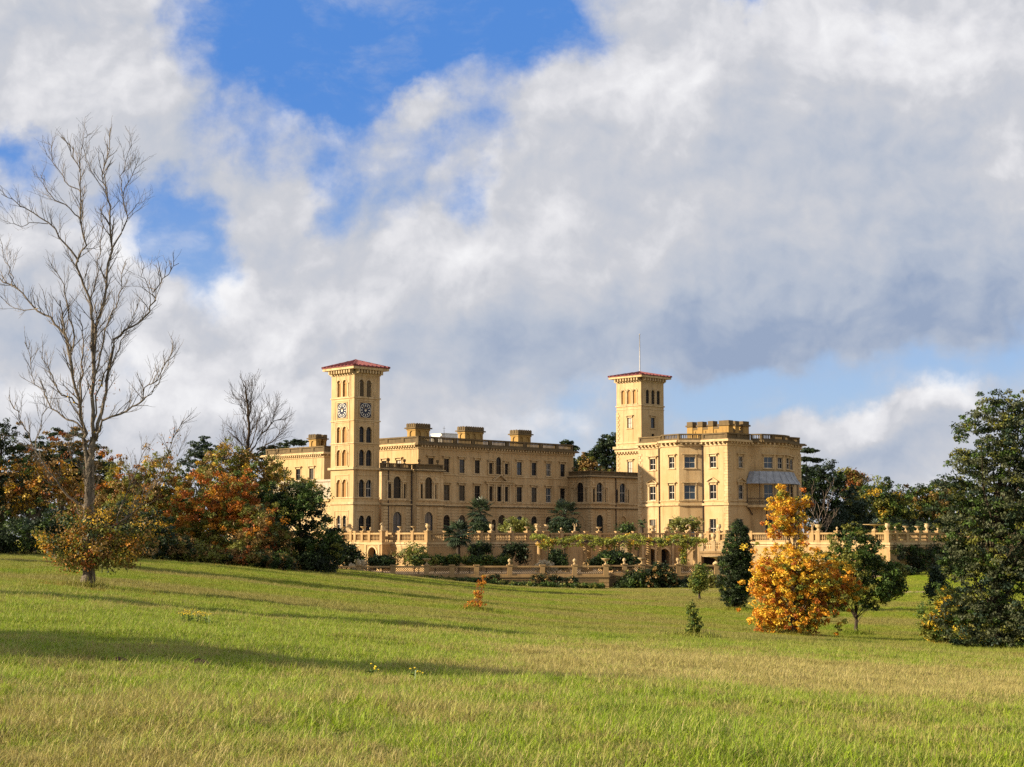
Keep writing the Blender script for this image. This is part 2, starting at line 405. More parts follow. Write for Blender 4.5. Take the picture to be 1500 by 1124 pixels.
def strip(name, pts, width, m_, lift=.03, n=60):
    """a path laid over the terrain along (px, Y) points"""
    P = [Vector((kx(a) * b, b)) for a, b in pts]; mb = MB()
    dense = []
    for i in range(len(P) - 1):
        for j in range(n): dense.append(P[i].lerp(P[i + 1], j / n))
    dense.append(P[-1]); vs = []; fs = []
    rng = random.Random(4)
    for i, p in enumerate(dense):
        d = (dense[min(i + 1, len(dense) - 1)] - dense[max(i - 1, 0)]).normalized(); q = Vector((-d.y, d.x))
        w = width * (0.5 + .12 * rng.uniform(-1, 1))
        for s_ in (-1, -.33, .33, 1):
            e = p + q * w * s_; vs.append((e.x, e.y, tz(e.x, e.y) + (lift if abs(s_) < 1 else lift * .2)))
    for i in range(len(dense) - 1):
        for j in range(3): fs.append((i * 4 + j, i * 4 + j + 1, i * 4 + 5 + j, i * 4 + 4 + j))
    mb.add(vs, fs); o = mb.build(name, m_, smooth=True); o['kind'] = 'structure'
    return o

# ------------------------------------------------------------------ facades
class Fac:
    """a wall plane of the house: s runs left to right seen from outside, d points outward"""
    def __init__(s, p0, p1, mb=None):
        s.p0 = p0; L = math.hypot(p1[0] - p0[0], p1[1] - p0[1]); s.L = L
        s.t = ((p1[0] - p0[0]) / L, (p1[1] - p0[1]) / L); s.n = (s.t[1], -s.t[0]); s.op = []
    def pt(s, a, z, d=0.0): return (s.p0[0] + s.t[0] * a + s.n[0] * d, s.p0[1] + s.t[1] * a + s.n[1] * d, z)
    def hit(s, px, py):
        d = ray(px, py); du, dv = uv(d[0], d[1])
        T = (s.p0[0] * s.n[0] + s.p0[1] * s.n[1]) / (du * s.n[0] + dv * s.n[1])
        return ((du * T - s.p0[0]) * s.t[0] + (dv * T - s.p0[1]) * s.t[1], d[2] * T)
    def s_(s, px, py=700): return s.hit(px, py)[0]
    def z(s, px, py): return s.hit(px, py)[1]
    def box(s, mb, a0, a1, z0, z1, d0, d1, mi=0):
        return mb.hexa([s.pt(a0, z0, d1), s.pt(a1, z0, d1), s.pt(a1, z0, d0), s.pt(a0, z0, d0), s.pt(a0, z1, d1), s.pt(a1, z1, d1), s.pt(a1, z1, d0), s.pt(a0, z1, d0)], mi)
    def wall(s, mb, z0, z1, rev=.24, mi=0, rmi=0, a0=0.0, a1=None):
        a1 = s.L if a1 is None else a1
        S = sorted(set([a0, a1] + [x for o in s.op for x in o[:2]])); Z = sorted(set([z0, z1] + [x for o in s.op for x in o[2:4]]))
        for i in range(len(S) - 1):
            for j in range(len(Z) - 1):
                cs, cz = (S[i] + S[i + 1]) / 2, (Z[j] + Z[j + 1]) / 2
                if any(o[0] < cs < o[1] and o[2] < cz < o[3] for o in s.op): continue
                mb.quad(s.pt(S[i], Z[j]), s.pt(S[i + 1], Z[j]), s.pt(S[i + 1], Z[j + 1]), s.pt(S[i], Z[j + 1]), mi)
        for (b0, b1, c0, c1, arch) in s.op:
            r = (b1 - b0) / 2; sp = c1 - r if arch else c1; n = 8
            mb.quad(s.pt(b0, c0, -rev), s.pt(b1, c0, -rev), s.pt(b1, c0), s.pt(b0, c0), rmi)
            mb.quad(s.pt(b0, c0), s.pt(b0, sp), s.pt(b0, sp, -rev), s.pt(b0, c0, -rev), rmi)
            mb.quad(s.pt(b1, c0, -rev), s.pt(b1, sp, -rev), s.pt(b1, sp), s.pt(b1, c0), rmi)
            if not arch: mb.quad(s.pt(b0, c1), s.pt(b1, c1), s.pt(b1, c1, -rev), s.pt(b0, c1, -rev), rmi)
            else:
                A = [((b0 + b1) / 2 - r * math.cos(math.pi * i / n), sp + r * math.sin(math.pi * i / n)) for i in range(n + 1)]
                for (p, q) in zip(A, A[1:]):
                    mb.quad(s.pt(*p), s.pt(*q), s.pt(q[0], c1), s.pt(p[0], c1), mi)
                    mb.quad(s.pt(*p), s.pt(p[0], p[1], -rev), s.pt(q[0], q[1], -rev), s.pt(*q), rmi)
    def ring(s, mb, c, sp, r0, r1, d, mi=0, n=10):
        A = [(math.cos(math.pi * i / n), math.sin(math.pi * i / n)) for i in range(n + 1)]
        for (p, q) in zip(A, A[1:]):
            P = lambda e, r, dd: s.pt(c - e[0] * r, sp + e[1] * r, dd)
            mb.hexa([P(p, r0, d), P(q, r0, d), P(q, r0, -.02), P(p, r0, -.02), P(p, r1, d), P(q, r1, d), P(q, r1, -.02), P(p, r1, -.02)], mi)

rw = random.Random(11); WIN_W = 1.14; WHITE = False
def window(F, c, w, z0, z1, parent, base, arch=False, trim='hood', glass=None, single=False, bars=True, tm='trim', rev=.24, label=None):
    """opening, trim and sash; the pane is a child (or in the same mesh when single)"""
    w *= WIN_W; a, b = c - w / 2, c + w / 2; F.op.append((a, b, z0, z1, arch)); mb = MB(); r = w / 2; sp = z1 - r
    if glass is None: glass = rw.choice(['pane_glass'] * 8 + ['pane_glass_blue', 'pane_blind_dim'])
    t = .15
    if trim != 'none':
        top = sp if arch else z1
        F.box(mb, a - t, a, z0, top, -.02, .07); F.box(mb, b, b + t, z0, top, -.02, .07)
        F.box(mb, a - t - .1, b + t + .1, z0 - .16, z0, -.02, .17)
        if arch: F.ring(mb, c, sp, r, r + t, .07)
        else: F.box(mb, a - t, b + t, z1, z1 + t, -.02, .07)
    if trim in ('hood', 'pediment'):
        F.box(mb, a - t, b + t, z1 + t, z1 + .34, -.02, .045)
        F.box(mb, a - t - .28, b + t + .28, z1 + .34, z1 + .47, -.02, .34)
        F.box(mb, a - t - .02, a - t + .14, z1 + .02, z1 + .34, .07, .24); F.box(mb, b + t - .14, b + t + .02, z1 + .02, z1 + .34, .07, .24)
        if trim == 'pediment':
            l, rr, zz = a - t - .28, b + t + .28, z1 + .473; h = .26 * (rr - l)
            for (p, q) in (((l, zz), (c, zz + h)), ((c, zz + h), (rr, zz))):
                mb.hexa([F.pt(p[0], p[1], .34), F.pt(q[0], q[1], .34), F.pt(q[0], q[1], -.02), F.pt(p[0], p[1], -.02),
                         F.pt(p[0], p[1] + .13, .34), F.pt(q[0], q[1] + .13, .34), F.pt(q[0], q[1] + .13, -.02), F.pt(p[0], p[1] + .13, -.02)])
            mb.add([F.pt(l + .1, zz, .06), F.pt(rr - .1, zz, .06), F.pt(c, zz + h, .06)], [(0, 1, 2)])
    d0, d1 = -rev + .055, -rev + .11
    if bars:
        e = .06
        F.box(mb, a, a + e, z0, z1, d0, d1, 1); F.box(mb, b - e, b, z0, z1, d0, d1, 1)
        F.box(mb, a + e, b - e, z0, z0 + .08, d0, d1, 1); F.box(mb, a + e, b - e, z1 - .07, z1, d0, d1, 1)
        zm = (z0 + z1) / 2
        F.box(mb, a + e, b - e, zm - .035, zm + .035, d0, d1 - .01, 1)
        if w > .75:
            F.box(mb, c - .022, c + .022, z0 + .08, zm - .035, d0, d1 - .02, 1); F.box(mb, c - .022, c + .022, zm + .035, z1 - .07, d0, d1 - .02, 1)
    sash = 'sash_white' if WHITE or rw.random() < .08 else 'sash'
    if single:
        F.box(mb, a, b, z0, z1, -rev - .02, -rev + .05, 2)
        return mb.build('window', [M[tm], M[sash], M[glass]], parent, base)
    if not mb.v: F.box(mb, a, b, z0, z0 + .05, d0, d1, 1)
    o = mb.build('window', [M[tm], M[sash]], parent, base)
    pb = MB(); F.box(pb, a, b, z0, z1, -rev - .02, -rev + .05); pb.build('pane', M[glass], o, base)
    if label: o['label'] = label
    return o

def cornice(mb, F, z, a0, a1, ext0=0.0, ext1=0.0, h=.95, out=.75, dent=True, step=.62, top=0):
    """eaves moulding with modillion blocks; z is its underside"""
    F.box(mb, a0 - ext0 * .3, a1 + ext1 * .3, z, z + h * .30, -.02, .16)
    if dent:
        n = max(1, int((a1 - a0) / step))
        for i in range(n):
            q = a0 + (i + .5) * (a1 - a0) / n
            F.box(mb, q - .13, q + .13, z + h * .303, z + h * .62, .0, out - .12)
    F.box(mb, a0, a1, z + h * .30, z + h * .62, -.02, .10)
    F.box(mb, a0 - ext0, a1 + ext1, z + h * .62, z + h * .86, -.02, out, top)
    F.box(mb, a0 - ext0 * .8, a1 + ext1 * .8, z + h * .862, z + h, -.02, out * .8, top)

def parapet(mb, F, z, h, a0, a1, panels, solid=False, d0=-.45, d1=-.08, bal=True):
    """roof balustrade: plinth, posts, rail, small turned balusters between"""
    F.box(mb, a0, a1, z, z + h * .30, d0, d1)
    F.box(mb, a0, a1, z + h * .80, z + h, d0 - .06, d1 + .08)
    for i in range(panels + 1):
        q = a0 + (a1 - a0) * i / panels; w = .34
        l, r_ = max(a0, q - w), min(a1, q + w)
        F.box(mb, l, r_, z + h * .302, z + h * .798, d0 - .02, d1 + .02)
    if solid: F.box(mb, a0, a1, z + h * .302, z + h * .798, d0 + .12, d1 - .12)
    elif bal:
        n = int((a1 - a0) / .30); dm = (d0 + d1) / 2
        for i in range(n):
            q = a0 + (i + .5) * (a1 - a0) / n
            F.box(mb, q - .07, q + .07, z + h * .302, z + h * .798, dm - .07, dm + .07)

def quoins(mb, uc, vc, su_, sv_, z0, z1, p=.08, h=.42):
    """corner stones; su_, sv_ say on which side of the corner the walls run"""
    n = int((z1 - z0) / h)
    for i in range(n):
        l1, l2 = (.75, .45) if i % 2 else (.45, .75)
        za, zb = z0 + i * h + .015, z0 + (i + 1) * h - .015
        x0, x1 = sorted((uc - su_ * p, uc + su_ * l1)); y0, y1 = sorted((vc - sv_ * p, vc + sv_ * l2))
        mb.box(x0, x1, y0, y1, za, zb)
# ------------------------------------------------------------------ the house
FLOOR = -.85                       # upper terrace level; the camera's eye is at zero
HB = (165.4, 189.5, FLOOR)
house = empty('country_house', (*xy(HB[0], HB[1]), FLOOR), HOUSE_ROT)
tag(house, 'large ochre Italianate country house with clock tower and flag tower', 'house')
Z0 = FLOOR - .6
Z_STR, Z_COR, Z_COT, Z_PAR = 4.75, 13.75, 14.65, 15.75

# main wing ---------------------------------------------------------------
MU0, MV0 = 165.4, 189.5
Fm = Fac((MU0, MV0), (MU0 + 60, MV0)); MU1 = MU0 + Fm.s_(840, 700); Fm = Fac((MU0, MV0), (MU1, MV0))
MV1 = MV0 + 20
FmL = Fac((MU0, MV1), (MU0, MV0))
row = [630.9, 654, 676.5, 699, 760.6, 782.1, 803.3, 823.9]
for px in row:
    g = 'pane_glass_blue' if px == 760.6 else None
    window(Fm, Fm.s_(px, 682), 1.02, 10.15, 12.35, house, HB, glass=g)
    if px > 640: window(Fm, Fm.s_(px, 722), 1.12, 5.65, 8.15, house, HB)
for px, w, z1 in ((654, 1.25, 3.35), (676.5, 1.25, 3.35), (699, 1.25, 3.35), (723, .85, 2.7), (735, 1.5, 3.45), (746.5, .85, 2.7), (761, 1.25, 3.3), (782.1, 1.25, 3.3), (803.3, 1.25, 3.3), (823.9, 1.25, 3.3)):
    window(Fm, Fm.s_(px, 770), w, FLOOR + .1, z1, house, HB, arch=True, trim='arch')
for px in (718.8, 741.7):
    window(Fm, Fm.s_(px, 682), .72, 10.15, 12.0, house, HB, trim='hood'); window(Fm, Fm.s_(px, 722), .72, 5.65, 8.15, house, HB, trim='arch')
window(Fm, Fm.s_(730.3, 682), 1.05, 10.15, 13.05, house, HB, arch=True, trim='arch'); window(Fm, Fm.s_(730.3, 722), 1.2, 5.65, 8.15, house, HB, trim='arch')
# the lit end wall, seen beside the clock tower
for px in (563, 584):
    window(FmL, FmL.s_(px, 680), 1.1, 10.2, 12.1, house, HB, glass='pane_blind' if px == 584 else None)
mb = MB(); Fm.wall(mb, Z0, Z_COR + .2); FmL.wall(mb, Z0, Z_COR + .2)
mb.quad((MU1, MV0, Z0), (MU1, MV1, Z0), (MU1, MV1, Z_COR + .2), (MU1, MV0, Z_COR + .2)); mb.quad((MU1, MV1, Z0), (MU0, MV1, Z0), (MU0, MV1, Z_COR + .2), (MU1, MV1, Z_COR + .2))
mb.build('wall', M['render_wall'], house, HB)
mb = MB(); mb.box(MU0 + .1, MU1 - .1, MV0 + .1, MV1 - .1, Z_COR + .21, Z_COR + .5); mb.build('roof', M['lead'], house, HB)
mb = MB(); cornice(mb, Fm, Z_COR, 0, Fm.L, .75, .75, top=1); cornice(mb, FmL, Z_COR, 0, FmL.L - .0, .75, 0); mb.build('cornice', [M['trim'], M['weathered']], house, HB)  # front ledge only: shade put into its dark colour, besides weathering
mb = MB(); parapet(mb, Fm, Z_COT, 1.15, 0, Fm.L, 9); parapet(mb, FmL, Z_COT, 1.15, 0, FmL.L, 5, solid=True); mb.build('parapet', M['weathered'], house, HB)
mb = MB()
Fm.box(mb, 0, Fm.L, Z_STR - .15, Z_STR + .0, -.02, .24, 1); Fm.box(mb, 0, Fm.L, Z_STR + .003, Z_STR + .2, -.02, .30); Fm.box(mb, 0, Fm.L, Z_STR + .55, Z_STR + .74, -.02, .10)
Fm.box(mb, 0, Fm.L, 9.70, 9.92, -.02, .10); FmL.box(mb, 0, FmL.L, 9.70, 9.92, -.02, .10)
# pilasters and pediment of the three-light group in the middle
sL, sR = Fm.s_(714.5, 722), Fm.s_(746.5, 722)
for px in (714.6, 723.4, 726.2, 734.6, 737.4, 746.2):
    q = Fm.s_(px, 722); Fm.box(mb, q - .14, q + .14, 5.55, 8.45, -.02, .22)
Fm.box(mb, sL - .5, sR + .5, 8.45, 8.85, -.02, .26); Fm.box(mb, sL - .8, sR + .8, 8.85, 9.02, -.02, .5)
pa, pb_ = Fm.s_(721, 710), Fm.s_(740.5, 710); pc = (pa + pb_) / 2
for (p, q) in (((pa, 9.023), (pc, 9.95)), ((pc, 9.95), (pb_, 9.023))):
    mb.hexa([Fm.pt(p[0], p[1], .5), Fm.pt(q[0], q[1], .5), Fm.pt(q[0], q[1], -.02), Fm.pt(p[0], p[1], -.02), Fm.pt(p[0], p[1] + .16, .5), Fm.pt(q[0], q[1] + .16, .5), Fm.pt(q[0], q[1] + .16, -.02), Fm.pt(p[0], p[1] + .16, -.02)])
for px in (714.6, 723.4, 737.4, 746.2):
    q = Fm.s_(px, 682); Fm.box(mb, q - .12, q + .12, 10.0, 12.2, -.02, .2)
# channelled joints of the ground storey
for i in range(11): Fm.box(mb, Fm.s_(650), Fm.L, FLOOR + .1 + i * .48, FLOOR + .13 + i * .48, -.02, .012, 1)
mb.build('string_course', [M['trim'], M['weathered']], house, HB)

# low range in front with two three-light windows ------------------------------------
LV = 187.4; BV = 186.2; TU0, TV0 = 151.1, 188.0
Fb = Fac((160, BV), (175, BV)); bu0, bu1 = 160 + Fb.s_(610.5), 160 + Fb.s_(649.5)
Ft = Fac((TU0, TV0), (TU0 + 9, TV0)); TU1 = TU0 + Ft.s_(555.5, 690)
Fl = Fac((TU1, LV), (bu0, LV)); Fb = Fac((bu0, BV), (bu1, BV)); FbL = Fac((bu0, LV), (bu0, BV))
def venetian(F, pxc, sidepx, y, par):
    c = F.s_(pxc, 712)
    window(F, c, 1.35, 5.75, 9.15, par, HB, arch=True, trim='arch', glass='pane_glass')
    for p in sidepx: window(F, F.s_(p, 720), .55, 5.75, 8.0, par, HB, trim='none', glass='dark_hole', bars=False)
    return c
venetian(Fl, 581.7, (572.4, 592.2), 0, house); venetian(Fb, 627.8, (618.8, 637.4), 0, house)
for F, px in ((Fl, 581.7), (Fb, 627.8)):
    window(F, F.s_(px, 765), 1.5, FLOOR + .5, 3.7, house, HB, arch=True, trim='arch', glass='pane_glass_blue', tm='trim')
LZ = 10.0
mb = MB(); Fl.wall(mb, Z0, LZ); Fb.wall(mb, Z0, LZ); FbL.wall(mb, Z0, LZ)
mb.quad((bu1, BV, Z0), (bu1, MV0, Z0), (bu1, MV0, LZ), (bu1, BV, LZ))
mb.quad((TU1, LV, LZ), (bu0, LV, LZ), (bu0, MV0 + 2, LZ), (TU1, MV0 + 2, LZ)); mb.quad((bu0, BV, LZ), (bu1, BV, LZ), (bu1, MV0, LZ), (bu0, MV0, LZ))
mb.quad((TU1, LV, LZ), (TU1, MV0 + 12, LZ), (MU0, MV0 + 12, LZ), (MU0, LV, LZ)) if False else None
mb.build('wall', M['render_wall'], house, HB)
def low_trim(F, a0, a1, e0=0, e1=0, px_mid=None, pil=()):
    mb = MB()
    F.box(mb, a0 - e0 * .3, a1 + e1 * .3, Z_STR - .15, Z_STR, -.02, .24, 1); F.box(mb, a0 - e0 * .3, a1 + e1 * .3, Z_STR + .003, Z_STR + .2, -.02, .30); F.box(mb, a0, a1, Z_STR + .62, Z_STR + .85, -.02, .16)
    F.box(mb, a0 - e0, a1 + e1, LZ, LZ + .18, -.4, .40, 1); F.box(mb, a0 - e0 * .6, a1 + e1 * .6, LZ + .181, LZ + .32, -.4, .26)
    F.box(mb, a0, a1, LZ - .75, LZ - .62, -.02, .08)
    if px_mid:
        c = F.s_(px_mid, 712)
        for o_ in (-2.05, -1.15, 1.15, 2.05):
            if a0 < c + o_ - .13 and c + o_ + .13 < a1: F.box(mb, c + o_ - .12, c + o_ + .12, 5.75, 8.25, -.02, .14)
        for sg in (-1, 1): F.box(mb, *sorted((c + sg * .86, c + sg * 2.2)), 8.25, 8.45, -.02, .2)
        F.box(mb, c - 2.3, c + 2.3, 5.5, 5.74, -.02, .25)
        for sg in (-1, 1):
            q = [F.pt(c + sg * 1.55 + .27 * math.cos(t_ * math.pi / 6), 9.0 + .27 * math.sin(t_ * math.pi / 6), .05) for t_ in range(12)]; mb.add(q, [tuple(range(12))])
        for o_ in (-2.3, 2.3):                              # banded pilasters of the ground floor
            for i in range(11):
                F.box(mb, max(a0, c + o_ - .5), min(a1, c + o_ + .5), FLOOR + .1 + i * .48, FLOOR + .5 + i * .48, -.02, .10)
        F.box(mb, c - 2.2, c - .95, 1.95, 2.1, -.02, .08); F.box(mb, c + .95, c + 2.2, 1.95, 2.1, -.02, .08)
    return mb
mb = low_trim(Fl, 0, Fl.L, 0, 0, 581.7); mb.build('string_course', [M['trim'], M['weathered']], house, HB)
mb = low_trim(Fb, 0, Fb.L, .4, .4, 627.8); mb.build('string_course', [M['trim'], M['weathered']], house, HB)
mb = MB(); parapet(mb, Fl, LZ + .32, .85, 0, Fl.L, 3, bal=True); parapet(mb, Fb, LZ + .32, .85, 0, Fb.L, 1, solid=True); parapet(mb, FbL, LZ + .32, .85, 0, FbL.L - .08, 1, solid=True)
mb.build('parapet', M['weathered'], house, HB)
mb = MB(); mb.tube([(*Fl.pt(Fl.s_(568.7), 0, .12)[:2], Z0), (*Fl.pt(Fl.s_(568.7), 0, .12)[:2], LZ)], .08); mb.tube([(bu0 - .12, LV - .14, Z0), (bu0 - .12, LV - .14, LZ)], .09)
mb.build('drainpipe', M['iron'], house, HB)

# clock tower -------------------------------------------------------------
TV1 = TV0 + 5.6
Ft = Fac((TU0, TV0), (TU1, TV0)); FtL = Fac((TU0, TV1), (TU0, TV0))
zy = lambda y: Ft.z(517, y)
tower_walls = MB()
tower = empty('clock_tower', (TU0 - HB[0], TV0 - HB[1], 0)); tower.parent = house
TB = (TU0, TV0, FLOOR)
TTOP = zy(543)
pairs = [(555, 580, 'louvre'), (624, 648, 'pane_glass'), (658, 682, 'pane_glass'), (702, 728, 'pane_glass'), (755, 781, 'pane_glass')]
for (y0, y1, g) in pairs:
    for F, pxs in ((Ft, (529.2, 540.0)), (FtL, (496.6, 505.0))):
        for px in pxs:
            c = F.s_(px, (y0 + y1) / 2)
            lit = F is FtL
            w_ = window(F, c, .92, zy(y1), zy(y0), tower, TB, arch=True, trim='none', glass=('niche_bounce' if lit and y0 < 750 else g), single=True, bars=(g != 'louvre') and not (lit and y0 < 750))  # sunlit face: recess backs coloured as if lit by warm bounce
        c = (F.s_(pxs[0], 700) + F.s_(pxs[1], 700)) / 2
        tm = MB(); sp = zy(y0) - .46
        for px in pxs: F.ring(tm, F.s_(px, (y0 + y1) / 2), sp, .46, .64, .08)
        for q in (F.s_(pxs[0], 700) - .62, c, F.s_(pxs[1], 700) + .62): F.box(tm, q - .09, q + .09, zy(y1), sp - .12, -.02, .10); F.box(tm, q - .14, q + .14, sp - .119, sp, -.02, .14)
        F.box(tm, c - 1.75, c + 1.75, zy(y0) + .62, zy(y0) + .74, -.02, .09); F.box(tm, c - 1.75, c - 1.62, zy(y1), zy(y0) + .618, -.02, .06); F.box(tm, c + 1.62, c + 1.75, zy(y1), zy(y0) + .618, -.02, .06)
        F.box(tm, c - 1.6, c + 1.6, zy(y1) - .18, zy(y1), -.02, .12)
        tm.build('arch_moulding', M['trim'], tower, TB)
        if g == 'louvre':
            for px in pxs:
                lv = MB()
                cc = F.s_(px, 567)
                for i in range(11):
                    zz = zy(y1) + .1 + i * .2; F.box(lv, cc - .44, cc + .44, zz, zz + .07, -.26, -.1)
                if not lit: lv.build('louvre', M['weathered'], tower, TB)
Ft.wall(tower_walls, Z0, TTOP); FtL.wall(tower_walls, Z0, TTOP)
tower_walls.quad((TU1, TV0, Z0), (TU1, TV1, Z0), (TU1, TV1, TTOP), (TU1, TV0, TTOP)); tower_walls.quad((TU1, TV1, Z0), (TU0, TV1, Z0), (TU0, TV1, TTOP), (TU1, TV1, TTOP))
tower_walls.build('wall', M['render_wall'], tower, TB)
def belt(z, h, d, tu0, tu1, tv0, tv1, mb):
    mb.box(tu0 - d, tu1 + d, tv0 - d, tv0 + .02, z, z + h); mb.box(tu0 - d, tu0 + .02, tv0 + .021, tv1 + d, z, z + h)
    mb.box(tu1 - .02, tu1 + d, tv0 + .021, tv1 + d, z, z + h); mb.box(tu0 + .021, tu1 - .021, tv1 - .02, tv1 + d, z, z + h)
for y, h, d in ((582.5, .18, .13), (616, .18, .13), (649.5, .18, .13), (687.5, .34, .34), (739, .4, .22), (730, .2, .1), (548, .22, .12)):
    mb = MB(); belt(zy(y), h, d, TU0, TU1, TV0, TV1, mb); mb.build('string_course', M['trim'], tower, TB)
def tower_roof(u0, u1, v0, v1, zw, o, h, parent, base, rows=8, n=9, rise=1.0):
    """bracketed eaves and a low tiled pyramid"""
    mb = MB()
    mb.box(u0 - o, u1 + o, v0 - o, v1 + o, zw, zw + .38)
    for i in range(n):
        for (a, b) in ((u0, u1), ):
            q = a + (i + .5) * (b - a) / n; mb.box(q - .13, q + .13, v0 - o * .8, v0 - .001, zw - .55, zw - .003); mb.box(q - .13, q + .13, v1 + .001, v1 + o * .8, zw - .55, zw - .003)
        q = v0 + (i + .5) * (v1 - v0) / n; mb.box(u0 - o * .8, u0 - .001, q - .13, q + .13, zw - .55, zw - .003); mb.box(u1 + .001, u1 + o * .8, q - .13, q + .13, zw - .55, zw - .003)
    mb.build('eaves', M['trim'], parent, base)
    mb = MB(); e = o + .12; z0 = zw + .383; cx, cy = (u0 + u1) / 2, (v0 + v1) / 2; hx, hy = (u1 - u0) / 2 + e, (v1 - v0) / 2 + e
    mb.box(cx - hx, cx + hx, cy - hy, cy + hy, z0, z0 + .12)
    ap = (cx, cy, z0 + .12 + h); c4 = [(cx - hx, cy - hy), (cx + hx, cy - hy), (cx + hx, cy + hy), (cx - hx, cy + hy)]
    for i in range(4):
        a, b = c4[i], c4[(i + 1) % 4]; mb.add([(*a, z0 + .12), (*b, z0 + .12), ap], [(0, 1, 2)])
        m_ = 9                                               # raised tile rolls run down each slope
        for j in range(m_):
            f = (j + .5) / m_; p = Vector((a[0] + (b[0] - a[0]) * f, a[1] + (b[1] - a[1]) * f, z0 + .16))
            inw = Vector((cx - (a[0] + b[0]) / 2, cy - (a[1] + b[1]) / 2, 0)); t_ = 1 - abs(2 * f - 1)
            q = p + inw * t_; q.z = z0 + .16 + h * t_
            mb.tube([p, q], .15, 5)
        mb.tube([(*a, z0 + .17), ap], .13, 6)
    mb.build('roof', M['roof_tile'], parent, base)
tower_roof(TU0, TU1, TV0, TV1, zy(540.5), 1.0, 1.25, tower, TB)
def clock(F, px, y, parent, base):
    c = F.s_(px, y); z = zy(y); r = .98; mb = MB()
    F.box(mb, c - 1.12, c + 1.12, z - 1.12, z + 1.12, -.01, .04, 1)
    circ = lambda rad, d, n=32: [F.pt(c + rad * math.cos(2 * math.pi * i / n), z + rad * math.sin(2 * math.pi * i / n), d) for i in range(n)]
    mb.add(circ(1.08, .06), [tuple(range(32))], 2); mb.add(circ(1.0, .07), [tuple(range(32))], 1)
    for i in range(12):
        a = 2 * math.pi * i / 12; dx, dz = math.cos(a), math.sin(a)
        P = lambda rr, w_: F.pt(c + rr * dx - w_ * dz, z + rr * dz + w_ * dx, .08)
        mb.add([P(.56, -.04), P(.88, -.085), P(.88, .085), P(.56, .04)], [(0, 1, 2, 3)], 2)
    mb.add(circ(.20, .08), [tuple(range(32))], 2)
    for a, l, w_ in ((R(125), .80, .04), (R(45), .55, .055)):
        dx, dz = math.cos(a), math.sin(a); P = lambda rr, q: F.pt(c + rr * dx - q * dz, z + rr * dz + q * dx, .095)
        mb.add([P(0, -w_), P(l, -w_ * .4), P(l, w_ * .4), P(0, w_)], [(0, 1, 2, 3)], 0)
    for sx in (-1, 1):
        for sz in (-1, 1):
            mb.add([F.pt(c + sx * 1.05, z + sz * 1.05, .05), F.pt(c + sx * .85, z + sz * 1.05, .05), F.pt(c + sx * 1.05, z + sz * .85, .05)], [(0, 1, 2)], 0)
    mb.build('clock_face', [M['trim'], M['clock_blue'], M['clock_white']], parent, base)
    mb = MB(); w_ = 1.45
    F.box(mb, c - 1.75, c + 1.75, z + 1.45, z + 1.58, -.02, .08); F.box(mb, c - 1.75, c - 1.62, z - 1.5, z + 1.449, -.02, .06); F.box(mb, c + 1.62, c + 1.75, z - 1.5, z + 1.449, -.02, .06)
    for sg in (-1, 1): F.box(mb, c + sg * 1.19 - .06, c + sg * 1.19 + .06, z - 1.18, z + 1.18, -.02, .08)
    F.box(mb, c - 1.25, c + 1.25, z + 1.181, z + 1.28, -.02, .09); F.box(mb, c - 1.25, c + 1.25, z - 1.28, z - 1.181, -.02, .09)
    mb.build('clock_surround', M['trim'], parent, base)
clock(Ft, 535.1, 600, tower, TB); clock(FtL, 501.5, 600, tower, TB)
# single storey against the tower's left
mb = MB(); su0, su1, sv0, sv1 = TU0 + .3, TU0 + 9, TV1, 222.0
Fs = Fac((su0, 222), (su0, TV1)); zs = Ft.z(484, 733)
for px, y0, y1 in ((475, 705, 727),):
    pass
mb.box(su0, su1, sv0 + .01, sv1, Z0, zs); mb.build('wall', M['render_wall'], house, HB)
mb = MB(); Fs.box(mb, 0, Fs.L - .36, zs, zs + .4, -1, .35); Fs.box(mb, 0, Fs.L - .3, zs - 1.3, zs - 1.1, -.02, .1)
for i in range(11): Fs.box(mb, 0, Fs.L - .25, FLOOR + .1 + i * .5, FLOOR + .52 + i * .5, -.02, .05)
mb.build('string_course', M['trim'], house, HB)
mb = MB(); pu, pv = su0 + 2, 196.0; mb.box(pu, pu + 5, pv, 222, zs + .41, Ft.z(484, 702)); mb.box(pu - .2, pu + 5, pv - .2, 222, Ft.z(484, 702) + .002, Ft.z(484, 702) + .35); mb.build('wall', M['pale_render'], house, HB)

# far left wing ------------------------------------------------------------
WU, WV = 171.8, 222.0
FwL = Fac((WU, WV + 17.5), (WU, WV)); Fw = Fac((WU, WV), (WU + 20, WV))
for px, y0 in ((416, 686), (437, 686), (456.5, 684)):
    c = FwL.s_(px, 690)
    window(FwL, c, 1.15, 9.9, 11.9, house, HB); window(FwL, c, 1.2, 5.3, 7.6, house, HB)
mb = MB(); FwL.wall(mb, -4, Z_COR); Fw.wall(mb, -4, Z_COR)
mb.quad((WU + 20, WV, -4), (WU + 20, WV + 17.5, -4), (WU + 20, WV + 17.5, Z_COR), (WU + 20, WV, Z_COR)); mb.quad((WU + 20, WV + 17.5, -4), (WU, WV + 17.5, -4), (WU, WV + 17.5, Z_COR), (WU + 20, WV + 17.5, Z_COR))
mb.quad((WU, WV, Z_COR - .01), (WU + 20, WV, Z_COR - .01), (WU + 20, WV + 17.5, Z_COR - .01), (WU, WV + 17.5, Z_COR - .01))
mb.build('wall', M['render_wall'], house, HB)
mb = MB(); cornice(mb, Fw, Z_COR, 0, Fw.L, .75, .75); cornice(mb, FwL, Z_COR, 0, FwL.L, .75, 0); mb.build('cornice', M['trim'], house, HB)
mb = MB(); parapet(mb, Fw, Z_COT, 1.15, 0, Fw.L, 5, solid=True); parapet(mb, FwL, Z_COT, 1.15, 0, FwL.L, 5, solid=True); mb.build('parapet', M['weathered'], house, HB)

